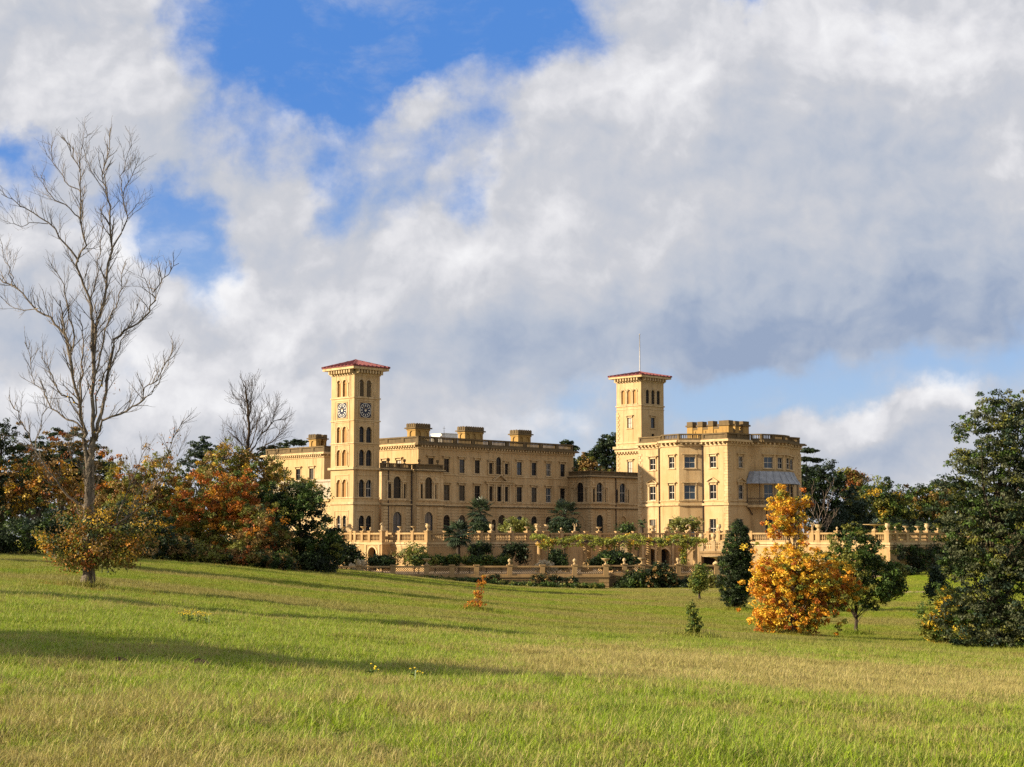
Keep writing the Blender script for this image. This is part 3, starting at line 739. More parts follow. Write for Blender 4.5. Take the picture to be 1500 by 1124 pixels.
# link range with the open loggia -------------------------------------------
KU, KV = 200.0, 184.3
Fk = Fac((KU, KV), (KU + 12.5, KV)); FkL = Fac((KU, MV0), (KU, KV))
for F, pxc, sp_ in ((Fk, 878.2, (870.6, 885.8)), (Fk, 911.8, (904.6, 919.5)), (FkL, 850, (842.4, 857))):
    venetian(F, pxc, sp_, 0, house)
window(Fk, Fk.s_(878.5, 770), 1.5, FLOOR + .1, 3.6, house, HB, arch=True, trim='arch', glass='pane_glass')
window(Fk, Fk.s_(912.5, 770), 1.5, FLOOR + .1, 3.4, house, HB, arch=True, trim='arch', glass='render_wall', bars=False, rev=.2)
window(FkL, FkL.s_(850, 770), 1.7, FLOOR + .1, 3.5, house, HB, arch=True, trim='arch', glass='render_wall', bars=False, rev=.2)
mb = MB(); Fk.wall(mb, Z0, LZ); FkL.wall(mb, Z0, LZ); mb.quad((KU, KV, LZ), (KU + 12.5, KV, LZ), (KU + 12.5, MV0 + 8, LZ), (KU, MV0 + 8, LZ))
mb.quad((KU + 12.5, KV, Z0), (KU + 12.5, MV0 + 8, Z0), (KU + 12.5, MV0 + 8, LZ), (KU + 12.5, KV, LZ)); mb.build('wall', M['render_wall'], house, HB)
mb = low_trim(Fk, 0, Fk.L, .4, 0, 878.2); mb.build('string_course', [M['trim'], M['weathered']], house, HB)
mb = low_trim(FkL, 0, FkL.L, 0, 0, 850); mb.build('string_course', [M['trim'], M['weathered']], house, HB)
mb = MB(); parapet(mb, Fk, LZ + .32, .8, 0, Fk.L, 4, solid=True); parapet(mb, FkL, LZ + .32, .8, 0, FkL.L - .08, 2, solid=True); mb.build('parapet', M['weathered'], house, HB)
mb = MB(); q = Fk.pt(Fk.s_(901.5), 0, .12); mb.tube([(*q[:2], Z0), (*q[:2], LZ)], .09); mb.build('drainpipe', M['iron'], house, HB)
c = Fk.s_(911.8, 712); mb = MB()
for o_ in (-1.15, 1.15): Fk.box(mb, c + o_ - .12, c + o_ + .12, 5.75, 8.25, -.02, .14)
Fk.box(mb, c - 1.5, c + 1.5, 5.5, 5.73, .3, .33); mb.build('pilaster', M['trim'], house, HB)

# pavilion -----------------------------------------------------------------
PU, PV = 191.5, 148.3
FpL0 = Fac((PU, 166.1), (PU, PV)); Fp0 = Fac((PU, PV), (PU + 30, PV))
PU1 = PU + Fp0.s_(1173, 700); PVA = 166.1
bay = [(PU, 161.6), (PU - 2.5, 159.1), (PU - 2.5, 155.7), (PU, 153.2)]
bl, br = Fp0.s_(1100, 700), Fp0.s_(1151, 700); bc = PU + (bl + br) / 2; hw = (br - bl) / 2; dep = 2.3
bow = [(bc - hw * math.cos(math.pi * i / 5), PV - dep * math.sin(math.pi * i / 5) ** .8) for i in range(6)]
bow[0] = (PU + bl, PV); bow[5] = (PU + br, PV)
outline = [(PU, PVA)] + bay + [(PU, PV)] + bow + [(PU1, PV)]
WHITE = True
PF = [Fac(a, b) for a, b in zip(outline, outline[1:])]
#  0 left wall far, 1 bay hidden cant, 2 bay front, 3 bay cant, 4 left wall near, 5 right wall near, 6..10 bow, 11 right wall far
z3, z2, z1 = (10.35, 12.1), (5.55, 7.75), (-.3, 2.55)
def pav_win(F, px, trim2='hood', w=1.1, g=None, ground=True, tm='pale_trim', floors=(3, 2, 1)):
    if 3 in floors: window(F, F.s_(px, 680), w, *z3, house, HB, trim='hood', glass=g)
    if 2 in floors: window(F, F.s_(px, 720), w * 1.05, *z2, house, HB, trim=trim2, glass=g)
    if 1 in floors: window(F, F.s_(px, 765), w, *z1, house, HB, trim='arch', glass=None)
pav_win(PF[0], 956, 'pediment'); pav_win(PF[2], 984, 'hood', .95); pav_win(PF[3], 1010.5, 'hood', 1.45, 'pane_glass_blue'); pav_win(PF[4], 1044.5, 'pediment')
pav_win(PF[5], 1085, 'pediment', 1.05)
for i, g in ((7, 'pane_glass_blue'), (9, None)):
    F = PF[i]; c = F.L / 2
    window(F, c, min(1.5, F.L - .5), *z3, house, HB, trim='hood', glass=g); window(F, c, min(1.5, F.L - .5), 4.95, 7.9, house, HB, trim='none', glass=g); window(F, c, min(1.4, F.L - .5), FLOOR + .2, 2.7, house, HB, trim='arch')
F = PF[8]; c = F.L / 2; window(F, c, 1.2, *z3, house, HB, trim='hood', glass='pane_glass'); window(F, c, 1.2, 4.95, 7.9, house, HB, trim='none', glass='pane_glass')
pav_win(PF[11], 1158, 'pediment', 1.05)
mb = MB()
for F in PF: F.wall(mb, Z0, Z_COR)
mb.quad((PU1, PV, Z0), (PU1, PVA, Z0), (PU1, PVA, Z_COR), (PU1, PV, Z_COR)); mb.quad((PU1, PVA, Z0), (PU, PVA, Z0), (PU, PVA, Z_COR), (PU1, PVA, Z_COR))
mb.add([(p[0], p[1], Z_COR - .01) for p in outline] + [(PU1, PVA, Z_COR - .01)], [tuple(range(len(outline) + 1))])
mb.build('wall', M['render_wall'], house, HB)
mb = MB(); mp = MB(); ms = MB()
for i, F in enumerate(PF):
    e0 = .75 if i == 5 else .0; e1 = .75 if i == 11 else 0
    if i in (2, 3, 6, 7, 8, 9, 10): e0 = e1 = .14
    cornice(mb, F, Z_COR - .05, 0, F.L, e0, e1, step=.7, top=1 if i > 5 else 0)  # shade put into the ledge colour on the unlit bow and right faces
    parapet(mp, F, Z_COT, 1.0, 0 if i != 6 else 0, F.L, max(1, int(F.L / 2.6)), solid=(i in (0, 4, 5)))
    F.box(ms, 0 - e0 * .3, F.L + e1 * .3, Z_STR - .15, Z_STR + .2, -.02, .28); F.box(ms, 0, F.L, Z_STR + .5, Z_STR + .72, -.02, .12)
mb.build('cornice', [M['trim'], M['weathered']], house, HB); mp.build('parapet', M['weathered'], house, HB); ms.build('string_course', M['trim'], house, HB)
mb = MB(); quoins(mb, PU, PV, 1, 1, FLOOR, Z_COR - .4); quoins(mb, PU1, PV, -1, 1, FLOOR, Z_COR - .4); quoins(mb, PU, PVA, 1, -1, FLOOR, Z_COR - .4); mb.build('quoin', M['trim'], house, HB)
mb = MB()
for (F, px) in ((PF[0], 970.5), (PF[4], 1030.0)):
    q = F.pt(max(.15, min(F.L - .15, F.s_(px, 700))), 0, .14); mb.tube([(*q[:2], Z0), (*q[:2], Z_COR)], .09)
mb.build('drainpipe', M['iron'], house, HB)
# tent roofed balcony on the bow
BC = (bc, PV - .2)
mbr = MB(); NN = 12
prof = [(hw + 1.55, 7.95), (hw + 1.5, 8.1), (hw + 1.05, 8.75), (hw + .75, 9.35), (hw + .55, 9.75), (hw + .45, 9.85)]
def arc(r, z, i, n=NN, ry=None):
    a = math.pi * i / n; rr = r - hw
    return (BC[0] - (hw + rr) * math.cos(a), BC[1] - (dep + rr) * math.sin(a), z)
for (r0, za), (r1, zb) in zip(prof, prof[1:]):
    for i in range(NN): mbr.quad(arc(r0, za, i), arc(r0, za, i + 1), arc(r1, zb, i + 1), arc(r1, zb, i))
for i in range(NN): mbr.quad(arc(prof[0][0], prof[0][1], i + 1), arc(prof[0][0], prof[0][1], i), arc(hw + .1, 8.2, i), arc(hw + .1, 8.2, i + 1))
for i in range(NN + 1): mbr.tube([arc(r_ + .01, z_ + .03, i) for r_, z_ in prof], .05, 4)
mbr.build('veranda_roof', M['lead'], house, HB)
mb = MB()
for i in range(NN):
    a, b, c_, d_ = arc(hw + 1.3, 4.35, i), arc(hw + 1.3, 4.35, i + 1), arc(hw - .2, 4.35, i + 1), arc(hw - .2, 4.35, i)
    up = lambda p, h: (p[0], p[1], p[2] + h)
    mb.hexa([a, b, c_, d_, up(a, .35), up(b, .35), up(c_, .35), up(d_, .35)])
mb.build('balcony', M['trim'], house, HB)
mb = MB()
for i in range(0, NN + 1, 2): mb.tube([arc(hw + 1.25, 4.7, i), arc(hw + 1.25, 8.0, i)], .06, 6)
mb.tube([arc(hw + 1.25, 5.7, i) for i in range(NN + 1)], .05, 4); mb.tube([arc(hw + 1.25, 4.85, i) for i in range(NN + 1)], .03, 4)
for i in range(NN * 6): mb.tube([arc(hw + 1.25, 4.85, i, NN * 6), arc(hw + 1.25, 5.7, i, NN * 6)], .018, 3)
for i in range(0, NN + 1, 3): mb.tube([arc(hw + .02, 3.2, i), arc(hw + 1.1, 4.35, i)], .09, 5)
mb.build('balcony_railing', M['iron'], house, HB)

WHITE = False
# flag tower ----------------------------------------------------------------
GU, GV = 224.0, 193.5
Fg = Fac((GU, GV), (GU + 6.2, GV)); GU1 = GU + Fg.s_(972.3, 600); Fg = Fac((GU, GV), (GU1, GV)); FgL0 = Fac((GU, GV + 12), (GU, GV)); GV1 = GV + 12 - FgL0.s_(903.2, 600)
FgL = Fac((GU, GV1), (GU, GV)); GBASE = (GU, GV, FLOOR)
gz = lambda y: Fg.z(940.5, y)
flag_tower = empty('flag_tower', (GU - HB[0], GV - HB[1], 0)); flag_tower.parent = house
for F, pxs in ((FgL, (913.2, 921.6, 930)), (Fg, (948.2, 956.2, 964))):
    for px in pxs: window(F, F.s_(px, 581), .86, gz(591), gz(570), flag_tower, GBASE, arch=True, trim='arch', glass='dark_hole' if F is Fg else 'niche_bounce', single=True, bars=F is Fg)
    tm = MB(); c = F.s_(pxs[1], 581)
    for px in pxs: F.ring(tm, F.s_(px, 581), gz(570) - .43, .581, .72, .14)
    tm.build('arch_moulding', M['trim'], flag_tower, GBASE)
for F, px in ((FgL, 922.3), (Fg, 956)):
    window(F, F.s_(px, 619), 1.0, gz(626.5), gz(611), flag_tower, GBASE, trim='hood', single=True, glass='pane_blind' if F is FgL else 'pane_glass_blue')
window(Fg, Fg.s_(956.6, 638), .7, gz(642), gz(634.5), flag_tower, GBASE, trim='none', single=True, glass='dark_hole', bars=False)
window(FgL, FgL.s_(922.8, 686), 1.05, gz(697), gz(675.5), flag_tower, GBASE, trim='hood', single=True, glass='pane_blind')
mb = MB(); GT = gz(555)
Fg.wall(mb, Z0, GT); FgL.wall(mb, Z0, GT); mb.quad((GU1, GV, Z0), (GU1, GV1, Z0), (GU1, GV1, GT), (GU1, GV, GT)); mb.quad((GU1, GV1, Z0), (GU, GV1, Z0), (GU, GV1, GT), (GU1, GV1, GT))
mb.build('wall', M['render_wall'], flag_tower, GBASE)
mb = MB()
for y, h, d in ((594.3, .22, .16), (599, .12, .08), (649, .3, .14), (657, .5, .55), (661, .35, .3), (559, .2, .12)):
    mb = MB(); belt(gz(y), h, d, GU, GU1, GV, GV1, mb); mb.build('string_course', M['trim'], flag_tower, GBASE)
mb = MB()
for i in range(9):
    q = GV + (i + .5) * (GV1 - GV) / 9; mb.box(GU - .55, GU - .001, q - .14, q + .14, gz(664), gz(661) - .003)
mb.build('modillion', M['trim'], flag_tower, GBASE)
mb = MB(); quoins(mb, GU, GV1, 1, -1, gz(655), gz(600)); quoins(mb, GU, GV1, 1, -1, 5, gz(665)); mb.build('quoin', M['trim'], flag_tower, GBASE)
tower_roof(GU, GU1, GV, GV1, gz(553), 1.05, .95, flag_tower, GBASE)
mb = MB(); cx, cy = (GU + GU1) / 2, (GV + GV1) / 2
mb.tube([(cx, cy, gz(548)), (cx, cy, gz(515)), (cx, cy, gz(487))], [.13, .10, .06], 8); mb.lathe((cx, cy, gz(487)), [(.05, 0), (.13, .1), (.13, .2), (.03, .3)], 8)
mb.build('flagpole', M['pole_paint'], flag_tower, GBASE, smooth=True)

# chimneys -----------------------------------------------------------------
def chimney(u0, v0, lu, lv, z0, z1, arches_u, arches_v):
    F = Fac((u0, v0), (u0 + lu, v0)); G = Fac((u0, v0 + lv), (u0, v0)); mb = MB(); zc = z1 - .82
    for Q, n in ((F, arches_u), (G, arches_v)):
        for i in range(n): c = (i + .5) * Q.L / n; Q.op.append((c - .42, c + .42, z0 + .2, zc - .35, True))
        Q.wall(mb, z0, zc, rev=.18)
        for o in list(Q.op): Q.box(mb, o[0], o[1], o[2], o[3], -.22, -.17)
    mb.quad((u0 + lu, v0, z0), (u0 + lu, v0 + lv, z0), (u0 + lu, v0 + lv, zc), (u0 + lu, v0, zc)); mb.quad((u0 + lu, v0 + lv, z0), (u0, v0 + lv, z0), (u0, v0 + lv, zc), (u0 + lu, v0 + lv, zc))
    belt(zc - .3, .28, .1, u0, u0 + lu, v0, v0 + lv, mb); 
    o = mb.build('chimney', M['chimney_stone'], house, HB)
    mb = MB(); mb.box(u0 - .35, u0 + lu + .35, v0 - .35, v0 + lv + .35, zc, zc + .22); mb.box(u0 - .12, u0 + lu + .12, v0 - .12, v0 + lv + .12, zc + .221, z1)
    n = max(3, int(lu / .5))
    for i in range(n): q = u0 + (i + .5) * lu / n; mb.box(q - .14, q + .14, v0 - .2, v0 - .121, zc + .3, z1 + .08)
    n = max(3, int(lv / .5))
    for i in range(n): q = v0 + (i + .5) * lv / n; mb.box(u0 - .2, u0 - .121, q - .14, q + .14, zc + .3, z1 + .08)
    mb.build('cap', M['weathered'], o, HB)
def place_chimney(v, pl, pc, pr, yt, z0, au, av):
    """near corner column pc on the line v, left edge pl, right edge pr"""
    F = Fac((150, v), (160, v)); u0 = 150 + F.s_(pc, 640); u1 = 150 + F.s_(pr, 640); G = Fac((u0, v + 10), (u0, v)); lv = 10 - G.s_(pl, 640)
    chimney(u0, v, u1 - u0, lv, z0, F.z(pc, yt), au, av)
place_chimney(197, 596.5, 608.5, 629, 620.5, Z_COR + .4, 2, 1); place_chimney(197, 671, 681, 707.5, 625, Z_COR + .4, 3, 1); place_chimney(197, 748, 759, 777.5, 630, Z_COR + .4, 2, 1)
place_chimney(231, 453, 463, 470, 636.5, Z_COR, 1, 1); place_chimney(231.6, 470.6, 473.5, 478, 637.5, Z_COR, 1, 1)
# the ring of joined flues on the pavilion
mb = MB(); mc = MB()
flues = [(1011, .9, 618.5), (1026, .8, 618), (1041.5, .8, 617), (1061, 1.5, 616), (1079, .8, 617), (1092, 1.2, 617.5)]
Fq = Fac((PU + 4, PV + 14), (PU + 4, PV + 4.0)); Fq2 = Fac((PU + 4, PV + 4.0), (PU + 12, PV + 4.0))
for px, w_, yt in flues:
    Q = Fq if px < 1070 else Fq2; s0 = Q.s_(px, 630); zt = Q.z(px, yt)
    Q.box(mb, s0 - w_ * .62, s0 + w_ * .62, Z_COR, zt - .8, -1.0, .12)
    Q.box(mc, s0 - w_ * .8, s0 + w_ * .8, zt - .8, zt - .55, -1.1, .3); Q.box(mc, s0 - w_ * .64, s0 + w_ * .64, zt - .549, zt, -1.0, .14)
Fq.box(mb, Fq.s_(1011), Fq.s_(1061), Z_COR, Fq.z(1040, 629), -.8, 0); Fq.box(mc, Fq.s_(1011), Fq.s_(1061), Fq.z(1040, 629) + .003, Fq.z(1040, 629) + .35, -.85, .06)
Fq2.box(mb, .2, Fq2.s_(1094), Z_COR, Fq.z(1070, 631), -.8, 0); Fq2.box(mc, .2, Fq2.s_(1094), Fq.z(1070, 631) + .003, Fq.z(1070, 631) + .35, -.85, .06)
for i in range(9): s0 = Fq.s_(1011) + (i + .6) * (Fq.s_(1061) - Fq.s_(1011)) / 10; Fq.box(mb, s0 - .14, s0 + .14, Z_COR, Fq.z(1040, 629) - .2, 0, .1)
o = mb.build('chimney', M['chimney_stone'], house, HB); mc.build('cap', M['weathered'], o, HB)
# plant housing and mast on the main roof
Fr = Fac((MU0, MV0 + 7), (MU1, MV0 + 7)); a, b = Fr.s_(652), Fr.s_(670)
mb = MB(); Fr.box(mb, a, b, Z_COR + .5, Fr.z(655, 635.5), -3.5, 0); Fr.box(mb, a - .1, b + .1, Fr.z(655, 635.5) + .002, Fr.z(655, 635.5) + .1, -3.6, .1); mb.build('roof_housing', M['white_box'], house, HB)
mb = MB(); q = Fr.pt(Fr.s_(645.5), 0, .8); mb.tube([(q[0], q[1], Z_COR + .5), (q[0], q[1], Fr.z(646, 625))], .04, 5); mb.tube([(q[0] - .3, q[1], Fr.z(646, 628)), (q[0] + .3, q[1], Fr.z(646, 628))], .03, 4); mb.build('mast', M['lead'], house, HB)
# ------------------------------------------------------------------ foliage
def leaf_mesh(name, cent, crad, n_per, size, cols, rng, parent, base, flat=.75, up=.35, elong=.55, m_='leaf', droop=0.0):
    """leaf-sized faces scattered in clumps; cols gives one colour per clump"""
    K = len(cent); cent = np.asarray(cent); crad = np.broadcast_to(np.asarray(crad, float), (K,))
    N = K * n_per; ci = np.repeat(np.arange(K), n_per)
    g = rng.normal(size=(N, 3)); g /= np.maximum(np.linalg.norm(g, axis=1, keepdims=True), 1e-6)
    rr = rng.random((N, 1)) ** .45
    off = g * rr * crad[ci][:, None] * np.array([1, 1, flat]); off[:, 2] -= droop * rng.random(N) * crad[ci]
    p = cent[ci] + off
    nrm = g * .6 + rng.normal(size=(N, 3)) * .6 + np.array([0, 0, up])
    nrm /= np.linalg.norm(nrm, axis=1, keepdims=True)
    a = np.cross(nrm, rng.normal(size=(N, 3))); a /= np.maximum(np.linalg.norm(a, axis=1, keepdims=True), 1e-6)
    b = np.cross(nrm, a); s = (size * (.55 + .9 * rng.random((N, 1))))
    q = np.stack([p - a * s, p - b * s * elong + nrm * s * .18, p + a * s, p + b * s * elong + nrm * s * .18], 1).reshape(-1, 3) - np.asarray(base)
    me = bpy.data.meshes.new(name)
    me.vertices.add(N * 4); me.vertices.foreach_set('co', q.astype(np.float32).ravel())
    me.loops.add(N * 4); me.loops.foreach_set('vertex_index', np.arange(N * 4, dtype=np.int32))
    me.polygons.add(N); me.polygons.foreach_set('loop_start', np.arange(0, N * 4, 4, dtype=np.int32)); me.polygons.foreach_set('loop_total', np.full(N, 4, np.int32))
    c = np.asarray(cols)[ci] * (.78 + .44 * rng.random((N, 1))); c = np.concatenate([np.clip(c, 0, 1), np.ones((N, 1))], 1)
    at_ = me.attributes.new('leaf_col', 'FLOAT_COLOR', 'POINT'); at_.data.foreach_set('color', np.repeat(c, 4, 0).astype(np.float32).ravel())
    me.materials.append(M[m_]); me.update(calc_edges=True)
    o = bpy.data.objects.new(name, me); C.objects.link(o)
    if parent is not None: o.parent = parent
    return o
G = dict(dark=(.030, .048, .015), green=(.065, .108, .019), olive=(.155, .155, .026), lime=(.19, .21, .035), gold=(.50, .31, .03), amber=(.46, .19, .02), orange=(.42, .125, .018),
         rust=(.27, .085, .02), brown=(.24, .145, .045), bluegreen=(.035, .058, .034), black=(.016, .024, .010), cream=(.62, .52, .36), yellow=(.55, .38, .03), pale=(.26, .27, .10), straw=(.36, .29, .12), gold2=(.66, .40, .035), yellow2=(.74, .50, .05), amber2=(.64, .29, .025), greyleaf=(.095, .105, .048), lime2=(.30, .31, .045))
def pick(pal, n, rng):
    names = list(pal); w = np.array([pal[k] for k in names], float); w /= w.sum()
    return np.array([G[names[i]] for i in rng.choice(len(names), n, p=w)])
def ell_world(e, Y):
    px, py, rx, ry = e[:4]; dy = e[4] if len(e) > 4 else 0.0
    c = at(px, py, Y + dy); m_ = MPP(Y + dy)
    return (np.array(c), np.array([rx * m_, (e[5] if len(e) > 5 else .85) * rx * m_, ry * m_]))
def crown_points(ells, Y, n, rng, inner=.35, rag=.16):
    W = [ell_world(e, Y) for e in ells]; vol = np.array([np.prod(r) ** .6 for _, r in W]); vol /= vol.sum(); out = []
    for (c, r), f in zip(W, vol):
        k = max(2, int(round(n * f))); g = rng.normal(size=(k, 3)); g /= np.linalg.norm(g, axis=1, keepdims=True)
        rad = (inner + (1 - inner) * rng.random((k, 1)) ** .6) * np.where(rng.random((k, 1)) < rag, 1.08 + .22 * rng.random((k, 1)), 1.0)
        lump = 1 + .16 * np.sin(g[:, :1] * 5 + c[0]) * np.sin(g[:, 2:] * 4 + c[2]) + .10 * rng.normal(size=(k, 1))
        out.append(c + g * r * rad * lump)
    return np.concatenate(out)
def tree(name, label, cat, base, Y, ells, pal, leaves, clumps, size=None, crad=None, bark_='bark_dark', trunk=.25, top=None, limbs=14, seed=1, group=None, colfn=None, inner=.35, flat=.75, elong=.55, crown_name='crown', trunk_name='trunk', up=.35, stems=1, droop=0., rag=.16):
    rng = np.random.default_rng(seed); m_ = MPP(Y)
    base = Vector(base); root = tag(empty(name, base), label, cat, group)
    clumps = int(clumps * 2.4); leaves = int(leaves * 2.1); ells = [(e[0], e[1], e[2] * 1.08, e[3] * 1.08, *e[4:]) for e in ells]
    pts = crown_points(ells, Y, clumps, rng, inner, rag); cr = (crad if crad else 5.5) * 1.25 * m_
    cols = pick(pal, len(pts), rng)
    if colfn is not None: cols = colfn(pts, cols, rng, Y)
    leaf_mesh(crown_name, pts, cr * (.6 + .8 * rng.random(len(pts))), max(4, leaves // len(pts)), (size if size else 1.6) * 1.08 * m_, cols, rng, root, base, flat, up, elong, droop=droop)
    if trunk:
        r = random.Random(seed); mb = MB(); zt = pts[:, 2].max() if top is None else top
        cx, cy = pts[:, 0].mean(), pts[:, 1].mean()
        for st in range(stems):
            ox, oy = (r.uniform(-1, 1) * trunk * 3, r.uniform(-1, 1) * trunk * 3) if stems > 1 else (0, 0)
            P = []; n = 6
            for i in range(n + 1):
                f = i / n; P.append((base.x + ox * (.3 + f) + (cx - base.x) * f + r.uniform(-1, 1) * trunk * .5 * (i > 0), base.y + oy * (.3 + f) + (cy - base.y) * f + r.uniform(-1, 1) * trunk * .5 * (i > 0), base.z - .15 + (zt - base.z) * .88 * f))
            mb.tube(P, [trunk * (1.25 if i == 0 else 1) * (1 - .82 * i / n) for i in range(n + 1)], 7)
            sel = r.sample(range(len(pts)), min(limbs, len(pts)))
            for j in sel:
                q = Vector(pts[j]); f = max(.12, min(.85, (q.z - base.z) / max(.1, zt - base.z) * .8 - .12)); i = int(f * n); s_ = Vector(P[i]).lerp(Vector(P[min(n, i + 1)]), f * n - i)
                mid = s_.lerp(q, .5) + Vector((r.uniform(-1, 1), r.uniform(-1, 1), r.uniform(-.2, .8))) * (q - s_).length * .10
                rr = trunk * .34 * (1 - f * .6); mb.tube([s_, mid, q], [rr, rr * .6, rr * .22], 5)
        mb.build(trunk_name, M[bark_], root, base, smooth=True)
    return root

# ------------------------------------------------------------------ terraces
def w2uv(px, Y): return uv(kx(px) * Y, Y)
TU = 135.9; TVc = 153.9
F0 = Fac((TU, 196), (TU, TVc)); F1x = Fac((TU, TVc), (TU + 30, TVc)); P2 = (TU + F1x.s_(782, 790), TVc)
F1 = Fac((TU, TVc), P2); PA, PB = w2uv(783, 221), w2uv(1030, 231); F3 = Fac(PA, PB)
PC, PD = w2uv(1034, 219), w2uv(1303, 198); F4 = Fac(PC, PD); PE = (PD[0] + 75, PD[1]); F5 = Fac(PD, PE)
F2 = Fac(P2, PA); F34 = Fac(PB, PC)
LOWZ = -4.6
UB = (TU, TVc, LOWZ)
upper = empty('terrace_wall', (*xy(TU, TVc), LOWZ), HOUSE_ROT)
tag(upper, 'tall pale stone retaining wall with a baluster parapet, directly below the house', 'terrace wall')
floor = MB(); poly = [(TU, 196), (TU, TVc), P2, PA, PB, PC, PD, PE, (PE[0], 300), (TU, 300)]
floor.add([(p[0], p[1], FLOOR - .004) for p in poly], [tuple(range(len(poly)))])
o = floor.build('terrace_paving', M['paving'], None, UB); o.location = upper.location; o.rotation_euler = (0, 0, HOUSE_ROT); o['kind'] = 'structure'
mb = MB(); mo = MB(); mbal = MB()
F0.op = []
gA, gB = F0.s_(528, 815), F0.s_(562, 815)
posts = {}
def post_at(F, s_, key, big=False, z=FLOOR):
    w = .34 if big else .24; F.box(mp_, s_ - w, s_ + w, z, z + 1.36, -.5, .10); F.box(mp_, s_ - w - .07, s_ + w + .07, z + 1.361, z + 1.5, -.57, .17)
    posts[key] = F.pt(s_, z + 1.5, -.2)
mp_ = MB()
def balustrade(F, a0, a1, z, mbal, step=.30, d0=-.36, d1=-.04):
    F.box(mbal, a0, a1, z, z + .26, d0 - .04, d1 + .06); F.box(mbal, a0, a1, z + 1.02, z + 1.25, d0 - .05, d1 + .09)
    n = max(1, int((a1 - a0) / step)); dm = (d0 + d1) / 2
    for i in range(n):
        c = F.pt(a0 + (i + .5) * (a1 - a0) / n, z + .26, dm)
        mbal.lathe(c, [(.07, 0), (.055, .08), (.115, .26), (.05, .56), (.085, .68), (.085, .76)], 6)
zfoot = -7.5
for F in (F0, F1, F2, F3, F34, F4, F5):
    if F is F3:
        for px in (954, 973): c = F.s_(px, 815); F.op.append((c - .85, c + .85, LOWZ, LOWZ + 2.75, True))
    F.wall(mb, zfoot, FLOOR - .1, rev=1.2)
    F.box(mo, 0, F.L + (.14 if F in (F0, F4) else 0), FLOOR - .28, FLOOR + .0, -.6, .16); F.box(mo, 0, F.L, FLOOR - .55, FLOOR - .40, -.02, .06)
    balustrade(F, 0, F.L, FLOOR + .002, mbal)
for px in (954, 973):
    c = F3.s_(px, 815); F3.box(mo, c - .9, c + .9, LOWZ, LOWZ + 2.8, -1.24, -1.2, 1); F3.ring(mo, c, LOWZ + 1.9, .85, 1.12, .12)
    for sg in (-1, 1): F3.box(mo, *sorted((c + sg * 1.2, c + sg * 1.55)), LOWZ, FLOOR - .6, -.02, .15)
F4.box(mb, F4.L - .8, F4.L + .06, zfoot, FLOOR - .56, -.0, .07); F1.box(mb, -.05, .75, zfoot, FLOOR - .56, 0, .06)
# arched garden house built against the lit wall
F0p = Fac((TU - 1.6, 196), (TU - 1.6, TVc)); ga, gb = F0p.s_(527.5, 815), F0p.s_(559.5, 815); gc = F0p.s_(545.5, 815)
F0p.op.append((gc - .85, gc + .85, zfoot, LOWZ + 3.1, True)); F0p.wall(mb, zfoot, FLOOR - .05, rev=.9, a0=ga, a1=gb)
e0, e1 = F0p.pt(gb, 0), F0p.pt(ga, 0)
for e in (e0, e1): mb.quad((e[0], e[1], zfoot), (e[0] + 1.6, e[1], zfoot), (e[0] + 1.6, e[1], FLOOR - .05), (e[0], e[1], FLOOR - .05))
mb.quad(F0p.pt(ga, FLOOR - .05), F0p.pt(gb, FLOOR - .05), (e0[0] + 1.6, e0[1], FLOOR - .05), (e1[0] + 1.6, e1[1], FLOOR - .05))
F0p.box(mo, ga - .12, gb + .12, FLOOR - .3, FLOOR - .02, -1.5, .14); F0p.ring(mo, gc, LOWZ + 2.25, .85, 1.1, .1)
F0p.box(mo, gc - 1.6, gc + 1.6, LOWZ + 3.36, LOWZ + 3.48, -.02, .1); F0p.box(mo, gc - 1.0, gc + 1.0, LOWZ - 1, LOWZ + 3.15, -.95, -.9, 1)
for sg in (-1, 1): F0p.box(mo, gc + sg * 1.4 - .15, gc + sg * 1.4 + .15, LOWZ - 1, LOWZ + 3.359, -.02, .1)
balustrade(F0p, ga, gb, FLOOR - .02, mbal)
mb.build('wall', M['terrace_stone'], upper, UB); mo.build('coping', [M['trim'], M['dark_hole']], upper, UB); mbal.build('balustrade', M['terrace_stone'], upper, UB)
